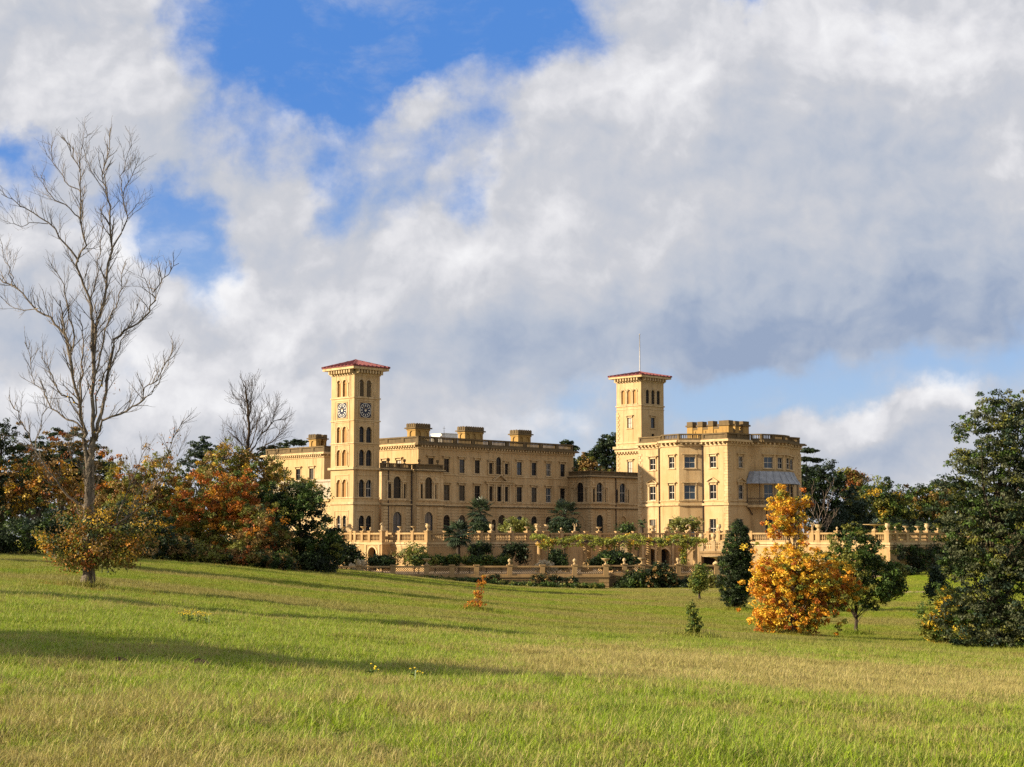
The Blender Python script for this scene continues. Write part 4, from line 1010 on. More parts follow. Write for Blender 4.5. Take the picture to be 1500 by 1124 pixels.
# posts with what stands on them: (face, photo column, kind, words)
URN = [(F0, 502, 'bowl', 'wide shallow stone bowl on the balustrade at the far left, half hidden beside the bushes'), (F0p, 530.5, 'bowl', 'low stone bowl above the left side of the arched garden recess'),
       (F0p, 541, 'ball', 'small stone ball finial above the arched garden recess'), (F0p, 558.5, 'dog', 'seated stone animal on the corner post right of the arched recess'),
       (F0, 584.7, 'bowl', 'shallow stone bowl on the sunlit balustrade under the clock tower, left one of the pair'), (F0, 604.5, 'bowl', 'shallow stone bowl on the sunlit balustrade, just left of the tall corner urn'),
       (F1, 628, 'vase', 'tall pale stone urn on the corner post where the sunlit balustrade turns into shade'), (F1, 688.5, 'bowl', 'small stone bowl on the shaded balustrade between the two dark palms below'),
       (F1, 721.5, 'vase', 'tall pale stone urn on the shaded balustrade right of the upper dark palm'), (F1, 750, 'ball', 'little stone finial half hidden by the yellow-green olive tree'),
       (F1, 773.5, 'bowl', 'stone bowl on the last shaded post left of the vine pergola'), (F3, 788, 'vase2', 'two-handled stone vase at the left end of the pergola'),
       (F3, 801, 'vase', 'stone vase above the vine, second from the left end of the pergola'), (F3, 823, 'ball', 'round stone finial above the vine under the right-hand dark palm'),
       (F3, 843, 'figure', 'slender pale stone figure standing above the vine pergola'), (F3, 878, 'bowl', 'small stone bowl behind the vine, in front of the blind arches'), (F3, 957, 'wide', 'big wide stone urn above the vine, under the dark ground floor window'),
       (F3, 978, 'bowl', 'stone bowl on the balustrade left of the olive tree in front of the right block'), (F3, 993, 'ball', 'pointed stone finial in the shade of the right olive tree'),
       (F3, 1009, 'ram', 'curled stone ornament in front of the trunk of the right olive tree'), (F3, 1023, 'ball', 'stone finial just right of the right olive tree, left of the stair head'),
       (F4, 1037, 'ball', 'small stone finial at the head of the garden stairs'), (F4, 1052, 'vase', 'stone vase left of the dark cypress on the balustrade'),
       (F4, 1189, 'figure', 'weathered stone figure in dark shade seen through the top of the orange tree'), (F4, 1198, 'wide', 'broad sunlit stone urn right of the orange tree top'),
       (F4, 1225, 'ball', 'small sunlit finial between the orange tree and the round dark green tree'), (F4, 1280, 'stem', 'very wide flat stone dish on a stem, holding a spiky agave'),
       (F4, 1299, 'vase', 'tall sunlit stone urn on the corner post in front of the clipped dome'), (F5, 1313.5, 'ball', 'small ball finial first right of the sunlit terrace corner'),
       (F5, 1329, 'bowl', 'stone bowl second right of the sunlit terrace corner'), (F5, 1346.5, 'bowl', 'stone bowl third right of the sunlit terrace corner'), (F5, 1360, 'vase', 'stone vase fourth right of the terrace corner, tallest on that stretch'), (F5, 1376, 'ball', 'finial at the far right of the balustrade beside the big evergreen')]
def urn(kind, p, h, label, name=None, group='stone ornaments along the terrace balustrades', m_='trim'):
    """p in house coordinates"""
    root_loc = (*xy(p[0], p[1]), p[2]); mb = MB(); c = (0, 0, 0)
    prof = {'vase': [(.30, 0), (.30, .10), (.12, .16), (.10, .26), (.30, .42), (.40, .72), (.30, .86), (.27, .92), (.44, 1.0), (.36, 1.0)],
            'vase2': [(.30, 0), (.28, .10), (.10, .18), (.30, .40), (.36, .70), (.22, .84), (.40, 1.0), (.3, 1.0)],
            'bowl': [(.34, 0), (.30, .12), (.12, .22), (.10, .46), (.36, .62), (.75, .90), (.82, 1.0), (.62, .97)],
            'wide': [(.45, 0), (.42, .12), (.20, .22), (.26, .36), (.55, .58), (.62, .78), (.50, .86), (.80, 1.0), (.66, 1.0)],
            'ball': [(.26, 0), (.24, .15), (.10, .25), (.12, .34), (.30, .50), (.34, .66), (.26, .84), (.10, .94), (.05, 1.0)],
            'stem': [(.5, 0), (.45, .12), (.16, .3), (.14, .62), (.4, .74), (1.9, .90), (2.0, .98), (1.7, .98)]}
    if kind in prof:
        mb.lathe(c, [(r * h * .92, z * h) for r, z in prof[kind]], 14)
        if kind == 'vase2':
            for sg in (-1, 1): mb.tube([(sg * .3 * h, 0, .45 * h), (sg * .62 * h, 0, .62 * h), (sg * .60 * h, 0, .95 * h), (sg * .3 * h, 0, .88 * h)], .05 * h, 6)
        cat, nm = ('finial', 'finial') if kind == 'ball' else ('urn', 'stone_urn')
        if kind in ('bowl', 'stem'): cat, nm = 'bowl', 'stone_bowl'
    elif kind == 'figure':
        mb.lathe(c, [(.24, 0), (.22, .06), (.15, .10), (.17, .3), (.13, .5), (.19, .68), (.17, .76), (.06, .80), (.06, .84), (.10, .88), (.10, .95), (.04, 1.0)], 12, sy=.7)
        mb.tube([(-.19 * h, 0, .74 * h), (-.27 * h, .03, .58 * h), (-.10 * h, -.14, .52 * h)], [.05, .045, .035], 6); mb.tube([(.19 * h, 0, .74 * h), (.26 * h, 0, .60 * h), (.22 * h, 0, .42 * h)], [.05, .045, .035], 6)
        cat, nm = 'statue', 'statue'
    elif kind == 'dog':
        mb.tube([(.25, 0, .12), (.12, 0, .3), (-.05, 0, .62), (-.12, 0, .82)], [.26, .24, .17, .12], 9); mb.tube([(-.1, 0, .84), (-.2, 0, .9), (-.38, 0, .84)], [.12, .13, .07], 8)
        for sg in (-1, 1): mb.tube([(-.12, sg * .1, .6), (-.2, sg * .1, .05)], [.07, .06], 6); mb.tube([(-.12, sg * .08, .95), (-.1, sg * .1, 1.08)], [.04, .015], 5); mb.tube([(.3, sg * .2, .2), (.0, sg * .22, .06)], [.13, .07], 6)
        mb.box(-.45, .45, -.3, .3, -.0, .08); cat, nm = 'statue', 'animal_statue'
    else:
        P = [(.55 * math.cos(a) * h * (1 - .0 * i), 0, .55 * h + .45 * h * math.sin(a)) for i, a in enumerate(np.linspace(-.5 * math.pi, .9 * math.pi, 10))]
        mb.tube(P, [.16 - .006 * i for i in range(10)], 7); mb.box(-.4, .4, -.3, .3, 0, .12); cat, nm = 'ornament', 'scroll_ornament'
    o = mb.build(name or nm, M[m_], None, (0, 0, 0), smooth=kind in prof); o.location = root_loc; o.rotation_euler = (0, 0, HOUSE_ROT)
    return tag(o, label, cat, group)
for i, (F, px, kind, lab) in enumerate(URN):
    s_ = F.s_(px, 783); post_at(F, max(.3, min(F.L - .3, s_)), i, kind in ('vase', 'wide', 'figure'))
    urn(kind, posts[i], {'vase': .92, 'wide': .8, 'bowl': .58, 'ball': .50, 'figure': 1.5, 'dog': .8, 'ram': .9, 'stem': .8, 'vase2': 1.0}[kind], lab)
for F, px in ((F0, 514), (F0, 567), (F0, 520), (F1, 655), (F1, 705), (F3, 860), (F3, 905), (F3, 930), (F4, 1100), (F4, 1130), (F4, 1160), (F4, 1252)):
    post_at(F, F.s_(px, 783), (px, 'p'))
mp_.build('post', M['terrace_stone'], upper, UB)
# roof urns of the low ranges
for px, F, lab in ((594, Fl, 'small dark urn on the low roof parapet right beside the clock tower'), (570.5, Fl, 'small dark urn on the low roof parapet hard against the clock tower'), (615.5, Fb, 'small urn silhouetted on the left end of the bay parapet of the low range'), (642.5, Fb, 'small urn on the right end of the bay parapet of the low range'), (832 + 6, FkL, 'small urn on the loggia roof where it meets the main wing'), (866, Fk, 'small urn on the corner of the loggia roof parapet'), (898, Fk, 'small reddish urn on the loggia roof parapet below the flag tower')):
    s_ = max(.25, min(F.L - .25, F.s_(px, 690))); p = F.pt(s_, LZ + .32 + (.85 if F in (Fl, Fb) else .8), -.25)
    urn('vase', p, .7, lab, group='urns on the low roof parapets', m_='weathered')

# lower terrace -------------------------------------------------------------
def wfac(pa, Ya, pb, Yb): return Fac(w2uv(pa, Ya), w2uv(pb, Yb))
L1 = wfac(470, 186.5, 891, 189.0); L1b = wfac(891, 189.0, 893, 193); L2 = wfac(893, 193, 1082, 195)
LB = (*w2uv(891, 189), LOWZ)
lower = empty('low_terrace_wall', (*xy(LB[0], LB[1]), LOWZ), HOUSE_ROT)
tag(lower, 'long low garden wall with lattice panels and square posts at the foot of the lawn', 'garden wall')
fl = MB(); poly = [w2uv(470, 186.6), w2uv(891, 189.1), w2uv(893, 193.1), w2uv(1082, 195.1), w2uv(1082, 234), w2uv(470, 234)]
fl.add([(p[0], p[1], LOWZ) for p in poly], [tuple(range(6))]); o = fl.build('garden_terrace', M['gravel'], None, LB); o.location = lower.location; o.rotation_euler = (0, 0, HOUSE_ROT); o['kind'] = 'structure'
bed = MB(); q_ = [w2uv(470, 187.0), w2uv(890, 189.5), w2uv(890, 192.4), w2uv(470, 190)]; bed.add([(p[0], p[1], LOWZ + .006) for p in q_], [(0, 1, 2, 3)]); o = bed.build('flower_bed', M['soil'], None, LB); o.location = lower.location; o.rotation_euler = (0, 0, HOUSE_ROT); o['kind'] = 'structure'
mb = MB(); mo = MB(); ml = MB(); mpst = MB(); lposts = {}
for F in (L1, L1b, L2):
    F.wall(mb, -8.5, LOWZ - .1); F.box(mo, 0, F.L + (.1 if F is L1 else 0), LOWZ - .3, LOWZ - .08, -.4, .14); F.box(mo, 0, F.L, LOWZ - .55, LOWZ - .45, -.02, .05)
    F.box(mo, 0, F.L, LOWZ - .079, LOWZ + .12, -.34, .02); F.box(mo, 0, F.L, LOWZ + .88, LOWZ + 1.06, -.38, .08)
    n = int(F.L / .26)
    for i in range(n):
        a = i * F.L / n
        for sg in (1, -1):
            b = a + sg * .76
            if 0 <= b <= F.L: ml.hexa([F.pt(a - .035, LOWZ + .12, -.12 + .03 * sg), F.pt(a + .035, LOWZ + .12, -.12 + .03 * sg), F.pt(a + .035, LOWZ + .12, -.16 + .03 * sg), F.pt(a - .035, LOWZ + .12, -.16 + .03 * sg), F.pt(b - .035, LOWZ + .88, -.12 + .03 * sg), F.pt(b + .035, LOWZ + .88, -.12 + .03 * sg), F.pt(b + .035, LOWZ + .88, -.16 + .03 * sg), F.pt(b - .035, LOWZ + .88, -.16 + .03 * sg)])
mb.build('wall', M['low_stone'], lower, LB); mo.build('coping', M['terrace_stone'], lower, LB); ml.build('lattice_panel', M['low_stone'], lower, LB)
LP = [(L1, 484), (L1, 526), (L1, 575.6), (L1, 625), (L1, 662), (L1, 698), (L1, 746.7), (L1, 794.7), (L1, 842), (L1, 889), (L2, 915), (L2, 941), (L2, 967), (L2, 994), (L2, 1020), (L2, 1050)]
for F, px in LP:
    s_ = min(F.L - .3, F.s_(px, 838)); F.box(mpst, s_ - .29, s_ + .29, LOWZ - .07, LOWZ + 1.07, -.5, .12); F.box(mpst, s_ - .36, s_ + .36, LOWZ + 1.071, LOWZ + 1.2, -.56, .18); lposts[px] = F.pt(s_, LOWZ + 1.2, -.2)
for i in range(5): L1.box(mpst, L1.L - 1.1 - .2 * (i % 2), L1.L + .05, -7.2 + i * .42, -6.85 + i * .42, -.0, .05)
mpst.build('post', M['terrace_stone'], lower, LB)
for px, kind, lab in ((625, 'bowl', 'little stone finial on the lattice wall in front of the sunlit bush'), (746.7, 'ball', 'round stone finial on the lattice wall left of the right pampas clump'), (842, 'ball', 'round stone finial on the lattice wall in front of the pergola columns'), (889, 'bowl', 'shallow stone bowl on the corner post of the lattice wall'),
                      (915, 'ball', 'stone ball on the first lattice post right of the wall corner'), (941, 'bowl', 'stone bowl on the lattice wall below the left dark archway'), (994, 'vase', 'stone vase on the lattice wall under the hanging vine'), (1050, 'stem', 'wide stone dish on the wall end just left of the dark cypress')):
    urn(kind, lposts[px], (.72 if kind != 'stem' else .95), lab, group='stone ornaments along the lattice wall')

# pergola ---------------------------------------------------------------------
PGB = (*w2uv(905, 205), LOWZ); pergola = empty('pergola', (*xy(PGB[0], PGB[1]), LOWZ), HOUSE_ROT)
tag(pergola, 'long stone-columned pergola carrying a vine in front of the terrace stairs', 'pergola')
for Yr, cols_ in ((203, (790, 829, 857, 897, 937, 965, 1018)), (208, (808, 862.5, 881, 905, 922, 950, 1003))):
    for px in cols_:
        mb = MB(); u_, v_ = w2uv(px, Yr); mb.box(u_ - .38, u_ + .38, v_ - .38, v_ + .38, LOWZ, LOWZ + .35); mb.lathe((u_, v_, LOWZ + .351), [(.34, 0), (.31, .1), (.28, 2.9), (.27, 3.05), (.36, 3.12), (.36, 3.2)], 12)
        mb.box(u_ - .38, u_ + .38, v_ - .38, v_ + .38, LOWZ + 3.552, LOWZ + 3.72); mb.build('column', M['terrace_stone'], pergola, PGB)
    mb = MB(); a, b = w2uv(784, Yr), w2uv(1026, Yr); F = Fac(a, b); F.box(mb, 0, F.L, LOWZ + 3.722, LOWZ + 3.98, -.14, .14); mb.build('beam', M['bark_grey'], pergola, PGB)
mb = MB(); n = 26
for i in range(n):
    px = 786 + i * 238 / n; a, b = w2uv(px, 202), w2uv(px + .5, 209.2); F = Fac(a, b); F.box(mb, 0, F.L, LOWZ + 3.983, LOWZ + 4.12, -.06, .06)
mb.build('rafter', M['bark_grey'], pergola, PGB)
rng = np.random.default_rng(5)
K = 330; px_ = rng.uniform(779, 1034, K); Yv = rng.uniform(201.5, 209.5, K); zc = LOWZ + 4.22 + .26 * np.sin(px_ * .09) + rng.normal(0, .13, K)
P = np.stack([(px_ - 750) / 2331 * Yv, Yv, zc], 1)
hang = []
for px in (797, 806, 869, 891, 900, 925, 932, 998, 1000, 1003, 1012):
    n = 9 if px in (1000, 998, 1003) else 5
    for i in range(n): hang.append((kx(px + rng.normal(0, 1.6)) * 202, 202, LOWZ + 3.9 - i * (.34 if n > 5 else .24)))
P = np.concatenate([P, np.array(hang), np.stack([(rng.uniform(785, 1028, 90) - 750) / 2331 * 201.6, np.full(90, 201.6), LOWZ + rng.uniform(3.3, 4.1, 90)], 1)])
cols = pick(dict(lime2=5, lime=3, olive=1.5, gold=2.2, green=.7), len(P), rng)
vine = tag(empty('climbing_vine', (*xy(*w2uv(905, 203)), LOWZ)), 'yellow-green autumn vine trailing over the whole pergola roof', 'vine')
leaf_mesh('foliage', P, .36, 26, .12, cols, rng, vine, vine.location, .7)
mb = MB()
for px, Y in ((829, 203), (937, 203), (1003, 202.5)): mb.tube([(kx(px) * Y - .3, Y - .3, LOWZ), (kx(px) * Y - .35, Y - .4, LOWZ + 1.6), (kx(px + 2) * Y - .2, Y - .2, LOWZ + 4.1)], .06, 5)
mb.build('stem', M['bark_grey'], vine, vine.location)
# stairs --------------------------------------------------------------------
SB = (*w2uv(1020, 221), LOWZ)
def stair(pa, ya, pb, yb, Y, lab, landing=None):
    st = tag(empty('garden_stair', (*xy(*w2uv(pa, Y)), LOWZ), HOUSE_ROT), lab, 'stairs', 'stone flights between the two terraces'); B = (*w2uv(pa, Y), LOWZ)
    F = wfac(min(pa, pb), Y, max(pa, pb), Y); lo, hi = (0, F.L) if pa < pb else (F.L, 0); mb = MB(); n = 14; H = FLOOR - LOWZ
    for i in range(n):
        x0, x1 = sorted((lo + (hi - lo) * i / n, lo + (hi - lo) * (i + 1) / n)); F.box(mb, x0, x1, LOWZ, LOWZ + H * (i + 1) / n, -2.6, -.25)
    mb.build('steps', M['terrace_stone'], st, B); mb = MB()
    for d0, d1 in ((-.24, 0), (-2.85, -2.61)):
        P = lambda s_, z, d: F.pt(s_, z, d)
        a, b = (lo, hi)
        mb.hexa([P(a, LOWZ, d1), P(b, LOWZ, d1), P(b, LOWZ, d0), P(a, LOWZ, d0), P(a, LOWZ + .75, d1), P(b, FLOOR + .75, d1), P(b, FLOOR + .75, d0), P(a, LOWZ + .75, d0)])
        mb.hexa([P(a, LOWZ + .753, d1 + .06), P(b, FLOOR + .753, d1 + .06), P(b, FLOOR + .753, d0 - .06), P(a, LOWZ + .753, d0 - .06), P(a, LOWZ + .95, d1 + .06), P(b, FLOOR + .95, d1 + .06), P(b, FLOOR + .95, d0 - .06), P(a, LOWZ + .95, d0 - .06)])
        mb.build('side_wall', M['trim'], st, B); mb = MB()
stair(938, 829, 903, 797, 221.5, 'stone flight rising to the left behind the pergola columns'); stair(995, 829, 1028, 797, 224, 'stone flight rising to the right behind the pergola, toward the cypress')
mb = MB(); F = wfac(1024, 215, 1062, 214); lan = tag(empty('stair_landing', (*xy(*w2uv(1040, 214.5)), LOWZ), HOUSE_ROT), 'balustraded stone landing over a dark opening at the foot of the right block', 'landing'); B = (*w2uv(1040, 214.5), LOWZ)
F.op.append((.25, F.L - .4, LOWZ, LOWZ + 1.9, False)); F.wall(mb, LOWZ, LOWZ + 2.3, rev=2.0); F.box(mb, 0, F.L, LOWZ + 2.301, LOWZ + 2.55, -2.2, .12); mb.build('wall', M['terrace_stone'], lan, B)
mb = MB(); F.box(mb, .25, F.L - .4, LOWZ, LOWZ + 1.9, -2.1, -2.02); mb.build('doorway', M['dark_hole'], lan, B)
mb = MB(); balustrade(F, 0, F.L, LOWZ + 2.553, mb)
for s_ in (.3, F.L * .55, F.L - .4): F.box(mb, s_ - .25, s_ + .25, LOWZ + 2.553, LOWZ + 3.9, -.45, .1)
mb.build('balustrade', M['trim'], lan, B)
for s_, lab in ((.3, 'stone urn at the left end of the stair landing'), (F.L * .55, 'stone urn on the middle post of the stair landing')):
    urn('vase', F.pt(s_, LOWZ + 3.9, -.2), 1.0, lab, group='urns on the stair landing')

# paths
strip('path', [(1190, 187), (1240, 191), (1300, 198), (1345, 205), (1420, 212)], 2.6, M['gravel'])
strip('path', [(1000, 184.5), (1060, 180), (1120, 176), (1300, 171.5), (1420, 172)], 1.9, M['gravel'])
TRACK = [(170, 64), (260, 58.5), (340, 56.5), (460, 55.5), (560, 57), (700, 60), (760, 63)]
strip('track', TRACK, .7, M['soil'], lift=.05)
# ------------------------------------------------------------------ trees of the left edge
UG = lambda px, Y, z: Vector((kx(px) * Y, Y, z))
tree('evergreen_tree', 'very dark evergreen cut by the left edge of the photo', 'tree', ground_Y(8, 152), 152, [(0, 655, 36, 42), (5, 690, 45, 75), (15, 740, 55, 55), (-35, 720, 50, 80)], dict(dark=5, black=4, green=1.5, brown=.8), 9000, 190, limbs=16, seed=3, trunk=.35)
tree('cedar_tree', 'brownish flat-topped cedar behind the tall bare tree', 'tree', ground_Y(88, 176), 176, [(85, 650, 50, 22), (60, 670, 40, 22), (110, 672, 42, 24), (80, 700, 62, 26), (135, 690, 30, 18)], dict(brown=4, dark=4, rust=.6, bluegreen=2), 8500, 150, size=1.7, limbs=22, seed=4, trunk=.45, flat=.4)
tree('golden_tree', 'thin golden-leaved tree left of the tall bare trunk', 'tree', ground_Y(52, 152), 152, [(35, 712, 42, 34), (75, 700, 36, 32), (18, 735, 30, 22), (105, 722, 24, 18)], dict(amber=1.4, gold=3, rust=.4, brown=3.5, olive=1.5), 2600, 110, size=2.0, crad=7, bark_='bark_grey', trunk=.13, limbs=40, seed=5)
tree('laurel_shrub', 'dark green laurel mass at the lawn edge on the far left', 'shrub', ground_Y(45, 140), 140, [(40, 785, 48, 26), (75, 778, 34, 30)], dict(dark=5, green=2, bluegreen=2, black=2), 5200, 120, seed=6, trunk=.12, limbs=10)
tree('laurel_shrub', 'dark blue-green shrub just right of the tall bare trunk at the lawn edge', 'shrub', ground_Y(192, 146), 146, [(190, 775, 48, 40), (160, 785, 34, 28), (230, 790, 30, 26)], dict(dark=4, bluegreen=3, black=3, olive=.8), 7000, 150, seed=7, trunk=.14, limbs=12)
tree('autumn_tree', 'brown and gold tree between the bare trunk and the orange maple', 'tree', ground_Y(232, 166), 166, [(235, 712, 46, 46), (205, 735, 40, 44), (262, 740, 34, 46), (230, 765, 48, 38), (175, 720, 28, 34)], dict(gold=2, amber=.9, olive=5, brown=3.5, lime=1, rust=.5), 11000, 200, seed=8, trunk=.3, limbs=18)
tree('autumn_tree', 'dull olive tree rising behind the far left thicket', 'tree', ground_Y(150, 185), 185, [(150, 700, 34, 40), (120, 730, 36, 40), (165, 745, 34, 40)], dict(olive=4, brown=4, rust=1.4, amber=1), 6500, 130, seed=9, trunk=.28, limbs=14)
tree('fir_tree', 'blue-green conifer with a ragged pointed top above the orange maple', 'conifer', ground_Y(297, 196), 196, [(299, 643, 7, 6), (292, 652, 14, 5), (306, 657, 16, 5), (286, 664, 18, 6), (304, 672, 20, 7), (276, 676, 14, 5), (296, 690, 26, 14)], dict(bluegreen=5, dark=3), 3600, 110, size=1.3, crad=3.6, seed=10, trunk=.3, limbs=26, flat=.4)
tree('autumn_tree', 'olive and yellow tree behind the red maple, at the foot of the dark bare tree', 'tree', ground_Y(345, 184), 184, [(340, 680, 36, 34), (320, 700, 40, 40), (365, 715, 36, 44), (390, 690, 26, 26)], dict(olive=4, gold=1.6, brown=4, lime=.7), 6800, 150, seed=11, trunk=.25, limbs=22)
def maple_cols(p, c, rng, Y):
    px = 750 + 2331 * p[:, 0] / p[:, 1]; z = p[:, 2]; top = z > np.percentile(z, 42); r = rng.random(len(p))
    c = np.where((top & (r < .55))[:, None], np.array([G[k] for k in rng.choice(['orange', 'rust', 'amber', 'amber', 'orange'], len(p))]), c)
    return c
tree('maple_tree', 'orange-red maple glowing in the middle of the left thicket', 'tree', ground_Y(315, 158), 158, [(300, 735, 48, 40), (345, 725, 38, 40), (270, 760, 36, 34), (335, 775, 60, 38), (295, 795, 44, 22), (370, 760, 26, 36)], dict(olive=4, lime=1.6, gold=1.6, amber=2, green=2, brown=1.5), 14500, 260, seed=12, trunk=.26, limbs=22, colfn=maple_cols)
tree('autumn_tree', 'rusty brown tree low between the orange maple and the big green tree', 'tree', ground_Y(388, 153), 153, [(385, 780, 34, 44), (372, 805, 34, 22), (405, 800, 28, 30)], dict(brown=3.5, rust=1, olive=4.5, amber=.6, dark=2.5), 6200, 120, seed=13, trunk=.2, limbs=14)
tree('broadleaf_tree', 'large dark green tree leaning against the left end of the house', 'tree', ground_Y(440, 160), 160, [(440, 775, 44, 52), (465, 795, 34, 40), (410, 770, 30, 48), (440, 730, 30, 26), (478, 812, 24, 24), (395, 735, 22, 24)], dict(dark=5, green=4.5, olive=2, black=2), 14000, 250, seed=14, trunk=.3, limbs=20)
tree('autumn_tree', 'sparse yellowing tree whose twigs cross the far left wing of the house', 'tree', ground_Y(420, 190), 190, [(432, 718, 26, 20), (405, 705, 22, 26), (455, 725, 24, 22), (395, 730, 26, 26)], dict(olive=4, lime=1.4, gold=1.8, brown=2), 2600, 90, seed=15, trunk=.18, limbs=45, bark_='bark_grey')
tree('cedar_tree', 'flat dark cedar crown showing over the roof of the far left wing', 'tree', UG(415, 300, -3), 300, [(425, 650, 22, 3), (405, 657, 26, 4), (440, 647, 14, 2.5), (395, 668, 26, 6), (410, 680, 30, 8)], dict(black=3, dark=4, bluegreen=2), 3200, 90, size=1.5, crad=3.5, seed=16, trunk=.5, limbs=14, flat=.3)
tree('holly_shrub', 'dark rounded shrub beside the arched garden recess', 'shrub', UG(508, 199, LOWZ), 199, [(505, 812, 22, 16), (490, 800, 16, 20), (520, 818, 12, 10)], dict(dark=5, black=3, green=2), 4200, 90, seed=17, trunk=.1, limbs=8)

for i, (px, Y, w, h, lab, pal) in enumerate(((222, 150, 26, 20, 'dark undergrowth at the lawn edge under the brown and gold tree', dict(dark=4, olive=3, brown=2, black=1.5)), (262, 150, 28, 20, 'dark bushes at the lawn edge just left of the orange maple', dict(dark=4, brown=3, olive=2, black=1.5)), (305, 148, 30, 14, 'green and gold low growth under the orange maple', dict(olive=4, dark=2, lime=1.2, brown=2)),
        (350, 148, 28, 15, 'brown low growth at the lawn edge under the rusty tree', dict(brown=4, dark=2.5, rust=.6, olive=2)), (400, 150, 30, 16, 'dark bushes at the lawn edge left of the large dark green tree', dict(dark=4, green=2, brown=2, black=1)), (455, 158, 30, 15, 'dark bushes at the foot of the large dark green tree', dict(dark=5, black=3)), (120, 150, 34, 18, 'dark undergrowth behind the tall pale trunk', dict(dark=5, black=3, bluegreen=1)), (-5, 138, 26, 20, 'dark undergrowth in the far left corner of the lawn', dict(dark=5, black=3)))):
    b = ground_Y(px, Y); py = 785 - 2331 * b.z / Y
    tree('undergrowth', lab, 'shrub', b, Y, [(px, py - h * .8, w, h), (px - w * .5, py - h * .5, w * .6, h * .6), (px + w * .5, py - h * .6, w * .6, h * .7)], pal, 2600, 60, seed=300 + i, trunk=.06, limbs=8, group='undergrowth along the left lawn edge')
for i, (px, Y, top, w, lab, pal) in enumerate(((180, 215, 688, 40, 'dark woodland tree behind the brown and gold tree', dict(dark=4, olive=3, brown=2, black=1)), (255, 225, 690, 40, 'dark woodland tree behind the orange maple', dict(dark=4, olive=2.5, brown=2, black=2)), (330, 230, 690, 42, 'dark woodland tree behind the foot of the dark bare tree', dict(dark=4, brown=3, black=2)), (120, 220, 680, 42, 'dark woodland tree behind the tall pale trunk', dict(dark=5, brown=2, black=2)), (40, 215, 670, 46, 'dark woodland tree behind the far left evergreen', dict(dark=5, black=3)), (385, 235, 705, 30, 'dark woodland tree against the far left wing of the house', dict(dark=5, brown=2, black=2)), (-50, 210, 660, 50, 'dark woodland tree beyond the left edge of the photo', dict(dark=5, black=3)))):
    b = ground_Y(px, Y)
    tree('woodland_tree', lab, 'tree', b, Y, [(px, top + 32, w * .8, 32), (px - w * .3, top + 65, w * .8, 36), (px + w * .35, top + 60, w * .8, 38), (px, top + 92, w, 26)], pal, 3800, 90, size=2.2, seed=330 + i, trunk=.35, limbs=8, group='dark woodland behind the left thicket')

# ------------------------------------------------------------------ bare trees, traced limb by limb
def bare_tree(name, label, base_px, Y, limbs, seed, bark_, twig=.9, depth=1.0, min_r=.012, spacing=.42, levels=2):
    """limbs: (photo points, start radius, end radius, sideways depth in metres at the tip)"""
    r = random.Random(seed); base = ground_at(*base_px) if Y is None else ground_Y(base_px[0], Y); Y = base.y
    root = tag(empty(name, base), label, 'bare tree'); mb = MB(); mt = MB()
    def grow(P, rad, lvl, lean, mbx):
        """side twigs along a polyline"""
        L = sum((b - a).length for a, b in zip(P, P[1:])); n = int(L / (spacing * (1 if lvl == 0 else .8)))
        for i in range(n):
            f = .18 + .8 * (i + r.random()) / max(1, n); d = f * L; k = 0
            while k < len(P) - 2 and d > (P[k + 1] - P[k]).length: d -= (P[k + 1] - P[k]).length; k += 1
            seg = P[k + 1] - P[k]; s_ = P[k] + seg * min(1, d / max(1e-6, seg.length)); dirv = seg.normalized()
            side = dirv.cross(Vector((r.gauss(0, 1), r.gauss(0, 1), r.gauss(0, 1)))).normalized()
            v = (dirv * .75 + side * r.uniform(.45, .85) + Vector((0, 0, .32))).normalized(); ll = twig * (1.15 - f * .55) * r.uniform(.5, 1.25) * (1.0 if lvl == 0 else .5)
            q = [s_]
            for j in range(3):
                v = (v + Vector((r.gauss(0, .13), r.gauss(0, .13), .10 + r.gauss(0, .1)))).normalized(); q.append(q[-1] + v * ll / 3)
            r0 = max(min_r, min(rad * .45, .008 + .018 * ll)); mt.tube(q, [r0, r0 * .85, r0 * .7, min_r * .7], 3)
            if lvl < levels - 1 and ll > .25: grow(q, r0, lvl + 1, lean, mbx)
    for pts, r0, r1, dp in limbs:
        n = len(pts); ph = r.uniform(0, 6); P = []
        for i, (px, py) in enumerate(pts):
            f = i / (n - 1); P.append(at(px, py, Y + dp * depth * f + .12 * math.sin(ph + 3 * f) * (i > 0)))
        sm = []                                              # soften the corners
        for i in range(n - 1):
            for j in range(3):
                t = j / 3; p0, p1, p2, p3 = P[max(0, i - 1)], P[i], P[i + 1], P[min(n - 1, i + 2)]
                sm.append(.5 * ((2 * p1) + (p2 - p0) * t + (2 * p0 - 5 * p1 + 4 * p2 - p3) * t * t + (3 * p1 - p0 - 3 * p2 + p3) * t ** 3))
        sm.append(P[-1]); m_ = len(sm); kn = .045 * (1 if r0 < .2 else .4) * (Y / 68)
        sm = [q + Vector((r.gauss(0, kn), r.gauss(0, kn), r.gauss(0, kn))) if 0 < i < m_ - 1 else q for i, q in enumerate(sm)]
        if r0 < .18: r0 *= .74; r1 *= .8
        mb.tube(sm, [r0 + (r1 - r0) * (i / (m_ - 1)) ** .8 for i in range(m_)], 8 if r0 > .12 else 6)
        if r0 < .4: grow(sm, (r0 + r1) / 2, 0, 0, mt)
    mb.build('trunk', M[bark_], root, base, smooth=True); mt.build('twigs', M[bark_], root, base)
    return root
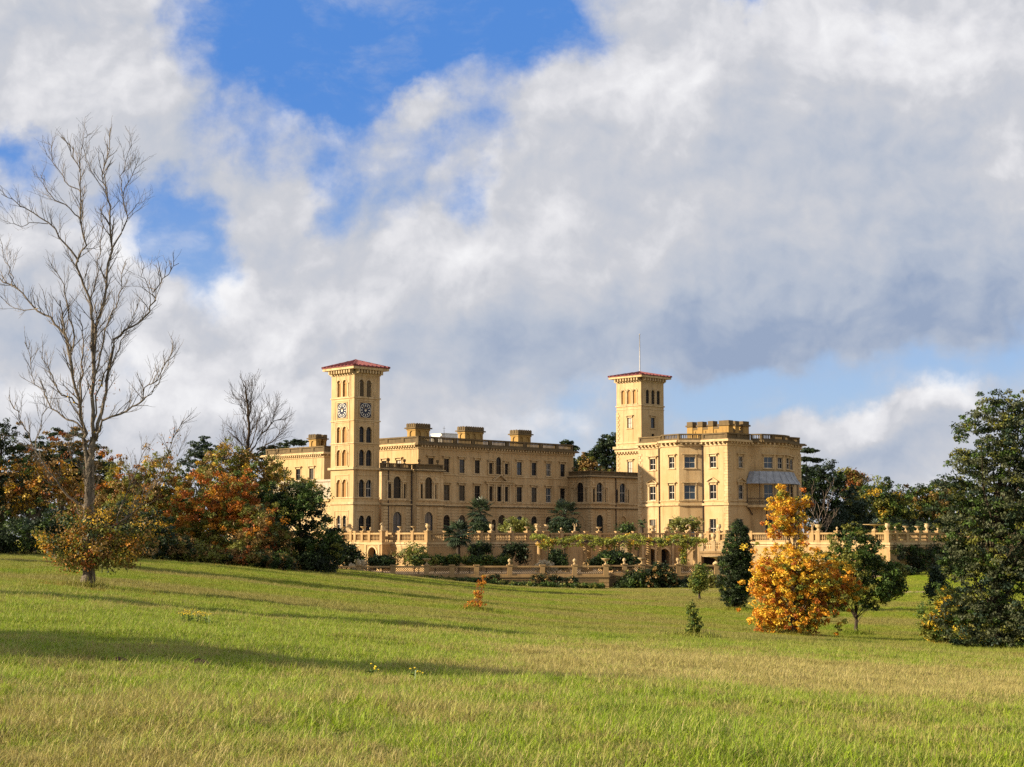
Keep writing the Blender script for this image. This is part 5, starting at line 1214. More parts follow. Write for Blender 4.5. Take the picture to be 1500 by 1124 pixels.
big = [([(127, 868), (128, 850), (128, 836), (127.5, 790), (128, 747), (129, 700), (133, 668), (135.5, 640)], .34, .12, 0), ([(134, 862), (133, 836), (134, 780), (135, 720), (136, 651)], .20, .09, .15),
       ([(129, 700), (124.5, 654), (123, 636), (117, 597), (107, 551), (105, 515), (97, 496), (92, 470), (88, 440)], .15, .03, -.6), ([(117, 597), (119, 560), (122, 520), (121, 490), (118, 460)], .08, .02, .8),
       ([(134, 672), (135, 651), (136, 622), (137, 551), (140.6, 480), (147, 463), (155.6, 419), (162, 367), (158.5, 311), (157, 287), (151, 258), (158.5, 223), (161.4, 188)], .16, .016, .5),
       ([(137, 560), (136.5, 487), (132, 449), (123, 419), (114.5, 384), (124.7, 361), (119, 323), (117.4, 281), (116, 252), (101, 214), (89, 200)], .11, .016, -.6),
       ([(162, 367), (176, 343), (186.4, 320), (179, 287), (188, 267), (205.5, 232)], .06, .016, .9), ([(179, 287), (176, 267), (185, 235), (191, 203)], .03, .014, 1.2), ([(186.4, 320), (200, 300), (203, 296)], .03, .014, 1),
       ([(119, 323), (102.7, 305), (73, 287), (63, 264), (59, 256)], .045, .014, -1), ([(117.4, 281), (97, 267), (80, 240), (70, 208)], .04, .014, .4), ([(116, 252), (119, 225), (121, 205), (135, 195)], .03, .014, .8), ([(157, 287), (140, 262), (128, 240), (120, 212)], .03, .014, -.5),
       ([(114.5, 384), (94, 355), (70.4, 328), (38, 305), (17.6, 293), (1.5, 284)], .07, .014, -1.2), ([(70.4, 328), (45, 329), (26, 330), (15, 317)], .03, .012, -1.4),
       ([(107, 551), (97, 496), (79, 475), (56, 452), (17.6, 420), (0, 408)], .11, .03, .9), ([(17.6, 420), (16, 399), (8, 385), (0, 350)], .035, .014, 1.2), ([(56, 452), (23, 452), (0, 434)], .035, .014, .6),
       ([(142, 633), (153, 590), (158, 540), (170, 496), (188, 484), (211, 466), (226, 440), (225, 428), (241, 408), (262, 386)], .12, .016, 1.0), ([(225, 428), (216, 415), (207, 400), (210, 385)], .03, .013, 1.2),
       ([(138, 650), (142, 633), (153, 617), (185, 601), (206, 590), (213, 569), (231, 555), (256, 508)], .10, .016, -.9), ([(206, 590), (222, 575), (238, 552), (248, 530)], .04, .014, -1.4),
       ([(124, 640), (114, 619), (92, 612), (71, 590), (66, 572), (53, 562), (36, 501)], .08, .016, 1.1), ([(117, 597), (110, 590), (85, 572), (78, 551), (66, 530), (58, 515)], .07, .015, -.7),
       ([(128, 790), (150, 778), (171, 768), (199, 747), (228, 711), (249, 658), (270, 612)], .09, .014, .8), ([(171, 768), (185, 730), (200, 690), (215, 655)], .05, .014, 1.4), ([(228, 711), (245, 690), (262, 665), (272, 640)], .03, .012, .4),
       ([(129, 690), (118, 684), (107, 676), (103, 658), (108, 640)], .045, .015, -.5), ([(128, 745), (100, 725), (80, 705), (53, 658), (39, 629), (25, 604), (14, 587)], .085, .015, -1.0), ([(53, 658), (58, 625), (66, 600), (62, 580)], .035, .013, -1.3),
       ([(137, 560), (147, 520), (158, 470), (172, 440), (178, 410), (185, 385)], .07, .016, -.8), ([(140, 480), (132, 450), (140, 410), (146, 370), (150, 330), (152, 300)], .05, .014, .8), ([(105, 515), (106, 480), (98, 440), (90, 410), (74, 385)], .06, .016, -.9), ([(136, 622), (148, 560), (165, 530), (178, 500), (192, 470), (200, 440)], .06, .015, .2)]
bt = bare_tree('beech_tree', 'tall nearly leafless beech with a pale trunk, standing alone on the left lawn', (128, 862), None, big, 21, 'bark_beech', twig=1.25, spacing=.25, min_r=.0065)
rng = np.random.default_rng(31); BY = bt.location.y
P = crown_points([(140, 803, 72, 34), (98, 815, 36, 24), (186, 802, 36, 26), (140, 768, 56, 30), (140, 826, 44, 10), (75, 790, 20, 16), (212, 780, 22, 18)], BY, 330, rng, .2)
leaf_mesh('lower_leaves', P, .42, 28, .068, pick(dict(brown=5, amber=1.2, rust=.5, olive=5, dark=1.6, gold=1.4), len(P), rng), rng, bt, bt.location, .7)
P = crown_points([(240, 680, 22, 45), (215, 740, 26, 26), (60, 720, 26, 24), (262, 640, 10, 20), (135, 570, 40, 70)], BY, 110, rng, .1)
leaf_mesh('sparse_leaves', P, .35, 3, .06, pick(dict(brown=3, amber=2, rust=2, gold=.8), len(P), rng), rng, bt, bt.location, .8)
Z5 = lambda a, b: (220 + a / 3.747, 550 + b / 3.747)
dk = [([Z5(530, 700), Z5(535, 560), (361.5, 672), Z5(540, 350), Z5(540, 230), Z5(528, 130), Z5(522, 75), Z5(512, 50)], .42, .10, 0), ([Z5(540, 230), Z5(552, 150), Z5(560, 80), Z5(580, 60)], .14, .05, 1), ([Z5(540, 420), Z5(560, 350), Z5(600, 220), Z5(612, 185)], .16, .05, -1.5),
      ([Z5(545, 440), Z5(600, 350), Z5(650, 290), Z5(700, 240), Z5(740, 250)], .20, .05, 1.2), ([Z5(555, 480), Z5(620, 400), Z5(690, 350), Z5(720, 300), Z5(745, 285)], .18, .05, -1), ([Z5(535, 480), Z5(500, 380), Z5(470, 320), Z5(440, 290)], .14, .04, 1.5), ([Z5(530, 520), Z5(480, 450), Z5(430, 390), Z5(395, 360)], .13, .04, -1.2),
      ([Z5(545, 560), Z5(600, 510), Z5(650, 480), Z5(690, 430)], .16, .05, .8), ([Z5(538, 300), Z5(515, 240), Z5(510, 190), Z5(490, 160)], .10, .04, .8), ([Z5(650, 290), Z5(665, 240), Z5(685, 200), Z5(680, 180)], .08, .03, 1.5), ([Z5(530, 150), Z5(505, 140), Z5(480, 130)], .07, .03, -.5), ([Z5(535, 600), Z5(480, 560), Z5(440, 520), Z5(400, 480)], .12, .04, .4)]
dk = [(p_, a_ * .8, b_ * .5, d_) for p_, a_, b_, d_ in dk]
bare_tree('dark_bare_tree', 'dark leafless tree with broken upper limbs, left of the house', (361, 742), 186, dk, 23, 'bark_dark', twig=2.9, min_r=.017, spacing=.42)
sp_ = [([(1192, 790), (1196, 770), (1204, 745), (1214, 715), (1222, 700)], .10, .03, 0), ([(1198, 790), (1208, 760), (1216, 735), (1220, 718)], .09, .03, 1), ([(1200, 775), (1212, 765), (1226, 752)], .05, .02, .5), ([(1196, 770), (1190, 745), (1188, 715)], .05, .02, -.5), ([(1202, 790), (1214, 770), (1218, 750)], .06, .02, 0)]
bare_tree('bare_sapling', 'thin leaning bare sapling against the dark trees right of the house', (1197, 785), 232, sp_, 25, 'bark_grey', twig=2.0, min_r=.03, spacing=.9)

# ------------------------------------------------------------------ trees behind the house and on the right
tree('pine_tree', 'tall dark pine with layered crown between the main wing and the flag tower', 'tree', UG(890, 345, -3), 345, [(897, 640, 10, 4), (886, 650, 14, 6), (902, 660, 12, 10), (880, 668, 18, 9), (895, 682, 20, 12), (875, 658, 10, 4)], dict(dark=4, black=2, bluegreen=3), 4200, 100, crad=4, seed=40, trunk=.5, limbs=16, flat=.45)
tree('yew_tree', 'olive-brown bushy yew above the loggia roof', 'tree', UG(862, 330, -3), 330, [(862, 682, 14, 14), (850, 686, 10, 10), (868, 694, 20, 12)], dict(olive=3, brown=3, dark=3), 3000, 70, crad=4, seed=41, trunk=.3, limbs=8)
tree('spruce_tree', 'small pointed spruce just right of the main wing roof', 'conifer', UG(857, 335, -3), 335, [(857, 668, 4, 6), (856, 680, 7, 7), (858, 692, 10, 8)], dict(dark=4, brown=2), 1300, 50, size=1.2, crad=2.6, seed=42, trunk=.25, limbs=8)
tree('pine_tree', 'round dark pine top peeping over the right end of the main roof', 'tree', UG(833, 320, -3), 320, [(831, 650, 8, 5), (839, 657, 7, 4), (836, 690, 9, 24)], dict(dark=4, bluegreen=2), 1500, 40, crad=3.5, seed=43, trunk=.4, limbs=6, flat=.5)
tree('pine_tree', 'dark pine with a single flat branch reaching out behind the right block', 'tree', UG(1178, 290, -3), 290, [(1186, 661, 12, 3), (1196, 674, 8, 3), (1180, 672, 10, 3), (1178, 700, 14, 18)], dict(black=3, dark=4, bluegreen=1), 2200, 60, crad=3.6, seed=44, trunk=.3, limbs=10, flat=.35)
tree('evergreen_tree', 'massive dark evergreen hard against the right block of the house', 'tree', UG(1205, 272, -3), 272, [(1205, 735, 40, 48), (1185, 720, 28, 40), (1235, 745, 32, 40), (1215, 700, 26, 20)], dict(dark=5, black=4, bluegreen=2, green=1), 9000, 180, seed=45, trunk=.5, limbs=14)
tree('copper_tree', 'small rusty brown tree top behind the dark evergreens on the right', 'tree', UG(1246, 320, -3), 320, [(1244, 694, 14, 8), (1256, 704, 16, 10), (1250, 720, 20, 16)], dict(brown=4, olive=2, rust=.8), 2200, 50, seed=46, trunk=.4, limbs=12)
tree('oak_tree', 'rounded olive oak with yellow patches, right of the house', 'tree', UG(1295, 285, -3), 285, [(1292, 728, 34, 22), (1275, 748, 30, 26), (1312, 748, 30, 26), (1295, 768, 44, 18)], dict(olive=4, green=3.5, dark=3, gold=1, lime=.5), 8800, 170, seed=47, trunk=.5, limbs=12)
tree('oak_tree', 'dull green-brown oak at the right end of the far tree line', 'tree', UG(1358, 310, -3), 310, [(1355, 728, 30, 16), (1335, 745, 30, 22), (1378, 742, 28, 22), (1355, 765, 44, 18)], dict(olive=3.5, brown=2.4, green=3, dark=2.5), 7600, 150, seed=48, trunk=.5, limbs=12)
tree('cedar_tree', 'dark flat-topped cedar on the skyline beside the big evergreen', 'tree', UG(1388, 420, -3), 420, [(1380, 710, 18, 4), (1395, 714, 20, 5), (1410, 712, 20, 6), (1390, 740, 40, 20)], dict(black=3, dark=4), 4200, 90, seed=49, trunk=.6, limbs=8, flat=.4)
tree('weeping_tree', 'dark drooping conifer between the bare sapling and the oak', 'tree', UG(1250, 262, -3), 262, [(1248, 752, 22, 24), (1240, 770, 24, 16), (1262, 764, 18, 16)], dict(bluegreen=3, dark=4, olive=1), 4600, 90, seed=50, trunk=.3, limbs=10, droop=.7)
for i, (px, Y, w, lab) in enumerate(((1450, 300, 44, 'woodland oak mostly hidden behind the huge right-hand evergreen'), (1520, 310, 46, 'woodland oak just beyond the right edge of the photo'), (1600, 300, 48, 'woodland oak second beyond the right edge of the photo'), (1690, 295, 50, 'woodland oak farthest beyond the right edge of the photo'))):
    tree('oak_tree', lab, 'tree', UG(px, Y, -3), Y, [(px, 730, w * .8, 20), (px - w * .4, 750, w * .6, 24), (px + w * .4, 748, w * .6, 24), (px, 768, w, 18)], dict(olive=3, green=3, dark=3, brown=1), 3600, 90, size=2.0, seed=400 + i, trunk=.5, limbs=10)
tree('far_hedge', 'long dark hedge behind the right-hand balustrade', 'hedge', UG(1320, 250, -3), 250, [(1225, 776, 30, 12), (1270, 778, 30, 10), (1315, 776, 34, 11), (1365, 774, 34, 13), (1410, 772, 34, 14)], dict(dark=5, black=4), 8000, 160, seed=51, trunk=None)

# ------------------------------------------------------------------ trees on the lawn
b = ground_at(1078, 893)
tree('cypress_tree', 'dense dark columnar cypress on the lawn in front of the stairs', 'tree', b, b.y, [(1078, 845, 22, 36), (1080, 810, 20, 34), (1083, 785, 12, 20), (1076, 868, 17, 18), (1088, 830, 12, 30)], dict(dark=5, black=4, green=1.2), 20000, 420, size=1.05, crad=3.4, seed=60, trunk=.24, limbs=10, inner=.72)
def orange_cols(p, c, rng, Y):
    px = 750 + 2331 * p[:, 0] / p[:, 1]; py = 785 - 2331 * p[:, 2] / p[:, 1]; r = rng.random(len(p))
    edge = ((px < 1125) | (py > 895) | (px > 1225)) & (r < .6); c = np.where(edge[:, None], np.array([G[k] for k in rng.choice(['amber2', 'amber2', 'orange', 'gold2'], len(p))]), c)
    low = (px > 1165) & (py > 850) & (rng.random(len(p)) < .38); return np.where(low[:, None], np.array([G[k] for k in rng.choice(['olive', 'lime', 'rust'], len(p))]), c)
b = ground_at(1160, 929)
tree('maple_tree', 'bright yellow and orange tree, leafy to the ground, in front of the right block', 'tree', b, b.y, [(1150, 745, 24, 22), (1146, 722, 9, 14), (1140, 770, 24, 16), (1166, 764, 18, 20), (1122, 845, 22, 30), (1158, 822, 54, 30), (1150, 850, 52, 34), (1190, 850, 50, 36), (1160, 890, 58, 32), (1185, 900, 48, 26), (1226, 860, 34, 28), (1120, 905, 24, 20), (1250, 862, 14, 8), (1112, 860, 12, 18), (1175, 735, 12, 16)],
     dict(gold2=4.5, yellow2=1.8, amber2=4, lime2=1, olive=1.4, orange=.8), 24000, 520, size=1.6, crad=4.6, seed=61, trunk=.13, limbs=34, stems=3, bark_='bark_grey', colfn=orange_cols, inner=.25)
b = ground_at(1250, 928)
tree('oak_tree', 'round-headed dark green young oak on a straight stem, right of the orange tree', 'tree', b, b.y, [(1252, 800, 36, 28), (1245, 835, 50, 36), (1285, 845, 44, 34), (1262, 868, 52, 24), (1305, 850, 24, 20), (1222, 845, 32, 40), (1208, 868, 20, 20), (1255, 778, 20, 12)], dict(dark=2.5, green=4.5, olive=4, black=.6), 14500, 260, size=1.8, seed=62, trunk=.13, limbs=22)
b = ground_at(1450, 950)
tree('holm_oak_tree', 'huge dark grey-green evergreen filling the right edge of the photo', 'tree', b, b.y, [(1470, 608, 40, 36), (1436, 645, 44, 46), (1490, 650, 50, 60), (1425, 705, 40, 46), (1475, 720, 64, 64), (1412, 765, 40, 46), (1460, 795, 66, 54), (1530, 740, 70, 150), (1408, 815, 34, 36), (1432, 860, 50, 46), (1490, 870, 60, 60), (1420, 908, 46, 36), (1478, 920, 62, 30), (1545, 880, 60, 76), (1450, 940, 50, 14)],
     dict(greyleaf=5, olive=1.5, green=2.4, dark=2.4, bluegreen=1.5), 46000, 900, size=1.85, crad=7.5, seed=63, trunk=.30, limbs=40, inner=.36, rag=.32, flat=.55)
b = ground_at(1385, 944)
tree('dogwood_shrub', 'green shrub with yellow patches at the foot of the huge right-hand evergreen', 'shrub', b, b.y, [(1385, 910, 30, 32), (1368, 915, 22, 24), (1400, 890, 22, 26), (1385, 880, 16, 18)], dict(olive=3, lime=2, gold=2.2, yellow=1.6, green=2), 5500, 110, size=1.8, seed=64, trunk=.06, limbs=16, stems=3)
b = ground_Y(1374, 118)
tree('yew_shrub', 'small grey-green conical shrub left of the huge evergreen', 'shrub', b, b.y, [(1374, 862, 15, 18), (1374, 843, 10, 16)], dict(bluegreen=4, dark=4), 3000, 70, seed=65, trunk=.1, limbs=6)
b = ground_at(1024, 878)
tree('young_tree', 'small variegated bush on a short dark stem left of the cypress', 'shrub', b, b.y, [(1024, 852, 12, 14), (1025, 838, 8, 10)], dict(olive=3, lime=3, green=3), 2000, 55, size=1.4, seed=66, trunk=.14, limbs=8)
b = ground_at(697, 895)
tree('beech_sapling', 'thin orange-leaved sapling alone on the open lawn', 'sapling', b, b.y, [(698, 884, 13, 5), (700, 872, 7, 8), (705, 856, 6, 8), (708, 847, 4, 5), (688, 890, 8, 3)], dict(amber=4, orange=4, gold=2), 520, 50, size=1.3, crad=2.6, seed=67, trunk=.035, limbs=26, bark_='bark_grey')
b = ground_at(1015, 935)
tree('green_sapling', 'small fresh green sapling in the grass below the cypress', 'sapling', b, b.y, [(1016, 922, 12, 12), (1015, 905, 9, 11), (1012, 890, 6, 8)], dict(green=3, lime=3.5, lime2=1), 1300, 80, size=1.5, crad=2.6, seed=68, trunk=.03, limbs=10)

# ------------------------------------------------------------------ terrace planting
def bush(name, label, Y, z, ells, pal, leaves, clumps, seed, **k):
    px = ells[0][0]; return tree(name, label, k.pop('cat', 'shrub'), UG(px, Y, z), Y, ells, pal, leaves, clumps, seed=seed, trunk=k.pop('trunk', .07), limbs=k.pop('limbs', 10), **k)
bush('olive_tree', 'yellow-green olive tree in the middle of the main terrace', 226, FLOOR, [(757, 768, 18, 8), (750, 774, 16, 7), (768, 773, 14, 7)], dict(lime=4, pale=3, olive=3), 2000, 60, 70, size=1.3, crad=4)
bush('olive_tree', 'olive-brown spreading tree in front of the right block, above the pergola', 235, FLOOR, [(1003, 766, 20, 9), (992, 773, 16, 7), (1015, 772, 15, 8)], dict(olive=4, pale=2, lime=1.5, brown=1.5), 2000, 60, 71, size=1.2, crad=4, limbs=24)
bush('dark_shrub', 'low dark bush left of the slim terrace palm', 233, FLOOR, [(918, 776, 11, 7)], dict(dark=4, green=2), 600, 24, 72)
bush('magnolia_shrub', 'pale leggy shrub growing against the sunlit terrace wall', 200, LOWZ, [(607, 806, 15, 8), (596, 812, 11, 8), (617, 815, 11, 10), (604, 822, 12, 7)], dict(lime=3, olive=3, pale=3), 1300, 60, 73, size=1.3, crad=4, limbs=22)
bush('twiggy_shrub', 'thin straggly shrub left of the pale shrub on the sunlit wall', 200, LOWZ, [(577, 818, 8, 9)], dict(olive=2, brown=3, pale=1), 260, 24, 74, size=1.1, limbs=18)
for i, (px, w, lab) in enumerate(((613, 15, 'glossy green plant left end of the border under the corner of the wall'), (637, 18, 'green border plant left of the lower palm'), (660, 14, 'green border plant right under the lower palm'), (688, 18, 'green border plant between the lower palm and the trained shrub'), (712, 18, 'broad-leaved green plant under the trained wall shrub'), (735, 10, 'small green plant at the right end of the border'))):
    bush('border_plant', lab, 196, LOWZ, [(px, 822, w, 6), (px + 4, 819, w * .6, 5)], dict(green=4, lime=1.4, olive=2, dark=2), 900, 30, 80 + i, size=1.5, crad=4, group='green plants along the foot of the tall wall')
bush('wall_shrub', 'dark evergreen trained flat on the shaded wall right of the lower palm', 206, LOWZ, [(705, 804, 14, 8), (698, 815, 8, 8)], dict(dark=4, black=3, green=1), 1100, 36, 87, limbs=8)
bush('wall_shrub', 'dark straggling climber spread over the shaded wall left of the pergola', 211, LOWZ, [(745, 806, 10, 8), (760, 802, 10, 6), (765, 815, 9, 9), (740, 818, 6, 6)], dict(dark=4, black=3), 1000, 50, 88, limbs=20)
bush('yew_mound', 'clipped dark mound just right of the arched garden recess', 193, LOWZ, [(560, 823, 14, 6)], dict(dark=5, green=1.5), 1700, 50, 89, inner=.7)
bush('yew_mound', 'dark shrub just right of the right-hand pampas clump', 194, LOWZ, [(815, 820, 12, 12), (822, 824, 9, 7)], dict(dark=5, green=1.2), 1500, 46, 90, inner=.6)
bush('camellia_shrub', 'wide dark glossy shrub in front of the pergola columns', 196, LOWZ, [(898, 820, 26, 11), (880, 824, 14, 8), (918, 824, 14, 8)], dict(dark=5, green=2.5, black=1), 3200, 90, 91, inner=.6)
for i, (px, w, h, lab, pal) in enumerate(((640, 30, 2.5, 'low creeping greenery at the left end of the lattice wall foot', dict(dark=3, olive=2)), (700, 30, 4, 'dark ground cover at the foot of the lattice wall below the orange sapling', dict(dark=4, green=2)), (760, 32, 5, 'leafy dark border below the lattice wall, centre', dict(dark=3, green=3, olive=1)), (815, 32, 4, 'green border strip below the right pampas clump', dict(green=4, dark=2, olive=1)), (862, 24, 3, 'thin green border strip near the wall corner', dict(green=4, olive=2)))):
    py = 862 - h - (0 if px > 760 else (760 - px) * .085); b = ground_Y(px, 186.5)
    bush('border_planting', lab, 186.3, b.z, [(px - w * .5, py - (2 if px < 760 else 0), w * .55, h), (px + w * .4, py, w * .6, h)], pal, 1100, 40, 92 + i, size=1.3, crad=3.4, trunk=None, group='border along the lattice wall')
for i, (px, py, w, h, lab) in enumerate(((723, 848, 12, 5, 'dark creeper on the lattice wall left of the orange sapling tip'), (790, 847, 14, 5, 'thick dark creeper hanging under the lattice panels in the middle'), (815, 847, 12, 4, 'trailing dark creeper reaching right under the lattice panels'), (838, 851, 9, 5, 'thin brown creeper loops on the low wall near its corner'))):
    bush('wall_creeper', lab, 187.0, at(px, 862, 187).z, [(px, py, w, h)], dict(dark=4, black=3, brown=2), 420, 22, 100 + i, size=1.2, crad=3, limbs=14, group='creepers on the low lattice wall')
bush('dark_shrub', 'tall dark shrub with purple tints on the low wall below the two archways', 190, ground_Y(965, 188).z, [(962, 846, 18, 14), (975, 842, 16, 15), (950, 855, 16, 9), (985, 856, 14, 8)], dict(dark=5, black=3, brown=1.5), 3200, 80, 105)
bush('dark_shrub', 'dark green shrub beside the spiky plant at the recess of the low wall', 190, ground_Y(930, 188).z, [(932, 850, 16, 11), (918, 856, 14, 7)], dict(dark=4, green=3, olive=1), 1700, 50, 106)
bush('dark_shrub', 'low dark shrub left of the small variegated bush', 190, ground_Y(1008, 188).z, [(1006, 858, 16, 6), (1015, 854, 12, 7)], dict(dark=4, black=2), 1200, 36, 107)
bush('yellow_shrub', 'yellowish leggy shrub right of the small variegated bush', 188, ground_Y(1040, 186).z, [(1040, 852, 12, 12), (1047, 858, 10, 7)], dict(lime=3, olive=4, straw=2), 1200, 40, 108, limbs=18)
bush('wall_shrub', 'dark climber covering the shaded wall at the right end of the terrace', 200, at(1340, 850, 200).z, [(1332, 812, 18, 10, -0.4, .35), (1352, 812, 18, 14, 1.9, .35), (1372, 813, 20, 16, 4.2, .35), (1395, 812, 20, 16, 6.8, .35), (1420, 812, 20, 16, 9.7, .35), (1345, 828, 22, 11, 1.1, .35), (1385, 830, 26, 10, 5.7, .35), (1320, 806, 8, 6, -1.8, .35)], dict(dark=5, black=3, green=1), 3400, 110, 109, limbs=20)
bush('dark_shrub', 'shadowy shrubs at the foot of the sunlit terrace corner', 196, at(1300, 850, 196).z, [(1300, 836, 22, 8), (1325, 838, 20, 8), (1280, 830, 16, 10)], dict(dark=4, green=2, black=2), 2400, 70, 110)
bush('topiary_dome', 'smooth clipped green dome behind the sunlit terrace corner', 212, FLOOR, [(1305, 779, 14, 12)], dict(green=5, olive=2), 5200, 150, 111, inner=.9, size=.8, crad=1.6, trunk=.1, limbs=4, cat='topiary')
bush('dark_shrub', 'rounded dark shrub on the terrace right of the tiered topiary', 220, FLOOR, [(1352, 776, 12, 8)], dict(dark=4, bluegreen=2), 900, 30, 112)
b = UG(1327, 214, FLOOR); tp = tag(empty('tiered_topiary', b), 'little dark tiered topiary cone right of the clipped dome', 'topiary'); rng = np.random.default_rng(77); P = []
for t_, rr in ((.3, .95), (.85, .75), (1.35, .5), (1.8, .28)):
    for a in np.linspace(0, 6.28, 14): P.append((b.x + rr * math.cos(a), b.y + rr * math.sin(a), FLOOR + .5 + t_)); P.append((b.x + rr * .4 * math.cos(a), b.y + rr * .4 * math.sin(a), FLOOR + .55 + t_))
leaf_mesh('crown', np.array(P), .16, 16, .09, pick(dict(bluegreen=4, dark=4), len(P), rng), rng, tp, b, .6); mb = MB(); mb.tube([b, (b.x, b.y, FLOOR + 2.4)], .06, 5); mb.build('trunk', M['bark_dark'], tp, b)

def blades(mb_pts, base, n, L, spread, w, rng, up0, up1, droop):
    """arching strap leaves from one point: list of quads"""
    for i in range(n):
        a = rng.random() * 6.283; e = up0 + (up1 - up0) * rng.random(); l = L * (.7 + .5 * rng.random()); d = Vector((math.cos(a) * math.cos(e), math.sin(a) * math.cos(e), math.sin(e))); sd = Vector((-math.sin(a), math.cos(a), 0))
        P = [Vector(base) + d * l * t - Vector((0, 0, droop * l * t * t)) for t in (0, .35, .7, 1)]
        for j in range(3):
            w0, w1 = w * (1 - .28 * j), w * (1 - .28 * (j + 1)) * (j < 2) + .004; mb_pts.quad(tuple(P[j] - sd * w0), tuple(P[j] + sd * w0), tuple(P[j + 1] + sd * w1), tuple(P[j + 1] - sd * w1))
def leafcol(name, c1, c2):
    t, b_, _ = mat(name); p = pos(t); t.put(b_.inputs['Base Color'], t.mix(t.mr(t.noise(p, 3.0, 3, .6), .35, .65), c1, c2)); b_.inputs['Roughness'].default_value = .5
leafcol('palm_leaf', (.035, .060, .022), (.020, .034, .014)); leafcol('agave_leaf', (.14, .20, .18), (.10, .15, .12)); leafcol('plume', (.55, .43, .26), (.42, .31, .17)); leafcol('strap_leaf', (.10, .14, .04), (.05, .08, .025))
leafcol('ragwort_flower', (.75, .58, .02), (.65, .45, .02)); leafcol('ragwort_leaf', (.09, .15, .02), (.06, .11, .015)); leafcol('palm_light', (.10, .14, .05), (.06, .09, .03))
def fan_palm(label, px, Y, z0, ytop, rpx, seed, fronds=26, leaf='palm_leaf'):
    rng = random.Random(seed); b = UG(px, Y, z0); top = at(px, ytop, Y).z; r = rpx * MPP(Y); crown = Vector((b.x, b.y, top - r * .75))
    root = tag(empty('fan_palm', b), label, 'palm'); mb = MB(); mb.tube([b, (b.x + .05, b.y, (b.z + crown.z) / 2), crown], [.22, .26, .24], 8); mb.build('trunk', M['bark_dark'], root, b)
    mb = MB(); ms = MB()
    for i in range(fronds):
        a = rng.random() * 6.283; e = rng.uniform(-.95, 1.35); d = Vector((math.cos(a) * math.cos(e), math.sin(a) * math.cos(e), math.sin(e))); l = r * rng.uniform(.45, .62); h = crown + d * l; ms.tube([crown, h], .03, 4)
        sd = d.cross(Vector((0, 0, 1))); sd = sd.normalized() if sd.length > .1 else Vector((1, 0, 0)); nn = sd.cross(d)
        for k in range(11):
            t_ = (k - 5) / 5 * 1.9; v = (d * math.cos(t_) + sd * math.sin(t_) + Vector((0, 0, -.22))).normalized(); ll = r * .48 * (1 - .12 * abs(t_)); wv = v.cross(nn).normalized() * .095
            tip = h + v * ll - Vector((0, 0, .12 * ll)); m_ = h + v * ll * .55; mb.add([tuple(h), tuple(m_ - wv), tuple(tip), tuple(m_ + wv)], [(0, 1, 2, 3)])
    mb.build('frond', M[leaf], root, b); ms.build('frond_stalk', M[leaf], root, b)
fan_palm('dark fan palm on the main terrace, left of the yellow-green olive tree', 703, 231, FLOOR, 731, 25, 1, 44); fan_palm('dark fan palm on the main terrace where the main wing meets the loggia', 827, 240, FLOOR, 734, 26, 2, 44)
fan_palm('shaggy fan palm rising from the lower terrace in front of the balustrade corner', 671, 199, LOWZ, 764, 27, 3, 46); fan_palm('slim light green palm above the pergola, left of the wide stone urn', 940, 232, FLOOR, 760, 9, 4, 18, 'palm_light')
bush('dark_shrub', 'dark undergrowth around the foot of the left terrace palm', 230, FLOOR, [(703, 774, 15, 8)], dict(dark=5, bluegreen=2), 1500, 44, 120); bush('dark_shrub', 'dark bush filling the foot of the right terrace palm', 239, FLOOR, [(826, 772, 17, 9)], dict(dark=5, bluegreen=2), 1700, 50, 121)
def pampas(label, px, Y, seed, cat='pampas grass', s_=1.0):
    rng = random.Random(seed); b = UG(px, Y, LOWZ); root = tag(empty('pampas_grass', b), label, cat); mb = MB(); blades(mb, b, 120, 1.7 * s_, 1, .03, rng, .4, 1.4, .6); mb.build('leaves', M['strap_leaf'], root, b); P = []; ra = np.random.default_rng(seed)
    for i in range(70):
        a = rng.random() * 6.283; e = rng.uniform(.35, 1.5); d = np.array([math.cos(a) * math.cos(e), math.sin(a) * math.cos(e), math.sin(e) * .95])
        for l in (1.25, 1.45, 1.65): P.append(np.array(b) + d * l * rng.uniform(.85, 1.1) * s_)
    leaf_mesh('plumes', np.array(P), .20, 16, .085, pick(dict(cream=4, straw=1), len(P), ra), ra, root, b, 1.2, .3, .35, droop=.5)
pampas('cream pampas plumes left of the arched garden recess', 528, 193, 5); pampas('cream pampas plumes at the left end of the pergola', 798, 192, 6)
for px, Y, z, nm, lab, n, L, w, mt_ in ((912, 189.2, None, 'spiky_plant', 'spiky strap-leaved plant at the recess of the low lattice wall', 70, 2.0, .05, 'strap_leaf'), (1280, None, None, 'agave', 'blue-grey agave growing in the very wide stone dish', 34, 1.15, .08, 'agave_leaf')):
    if nm == 'agave': p = posts[26]; x, y = xy(p[0], p[1]); b = Vector((x, y, p[2] + .85))
    else: b = ground_Y(px, Y)
    root = tag(empty(nm, b), lab, 'plant'); mb = MB(); blades(mb, b, n, L, 1, w, random.Random(9), .25, 1.45, .25 if nm == 'agave' else .45); mb.build('leaves', M[mt_], root, b)

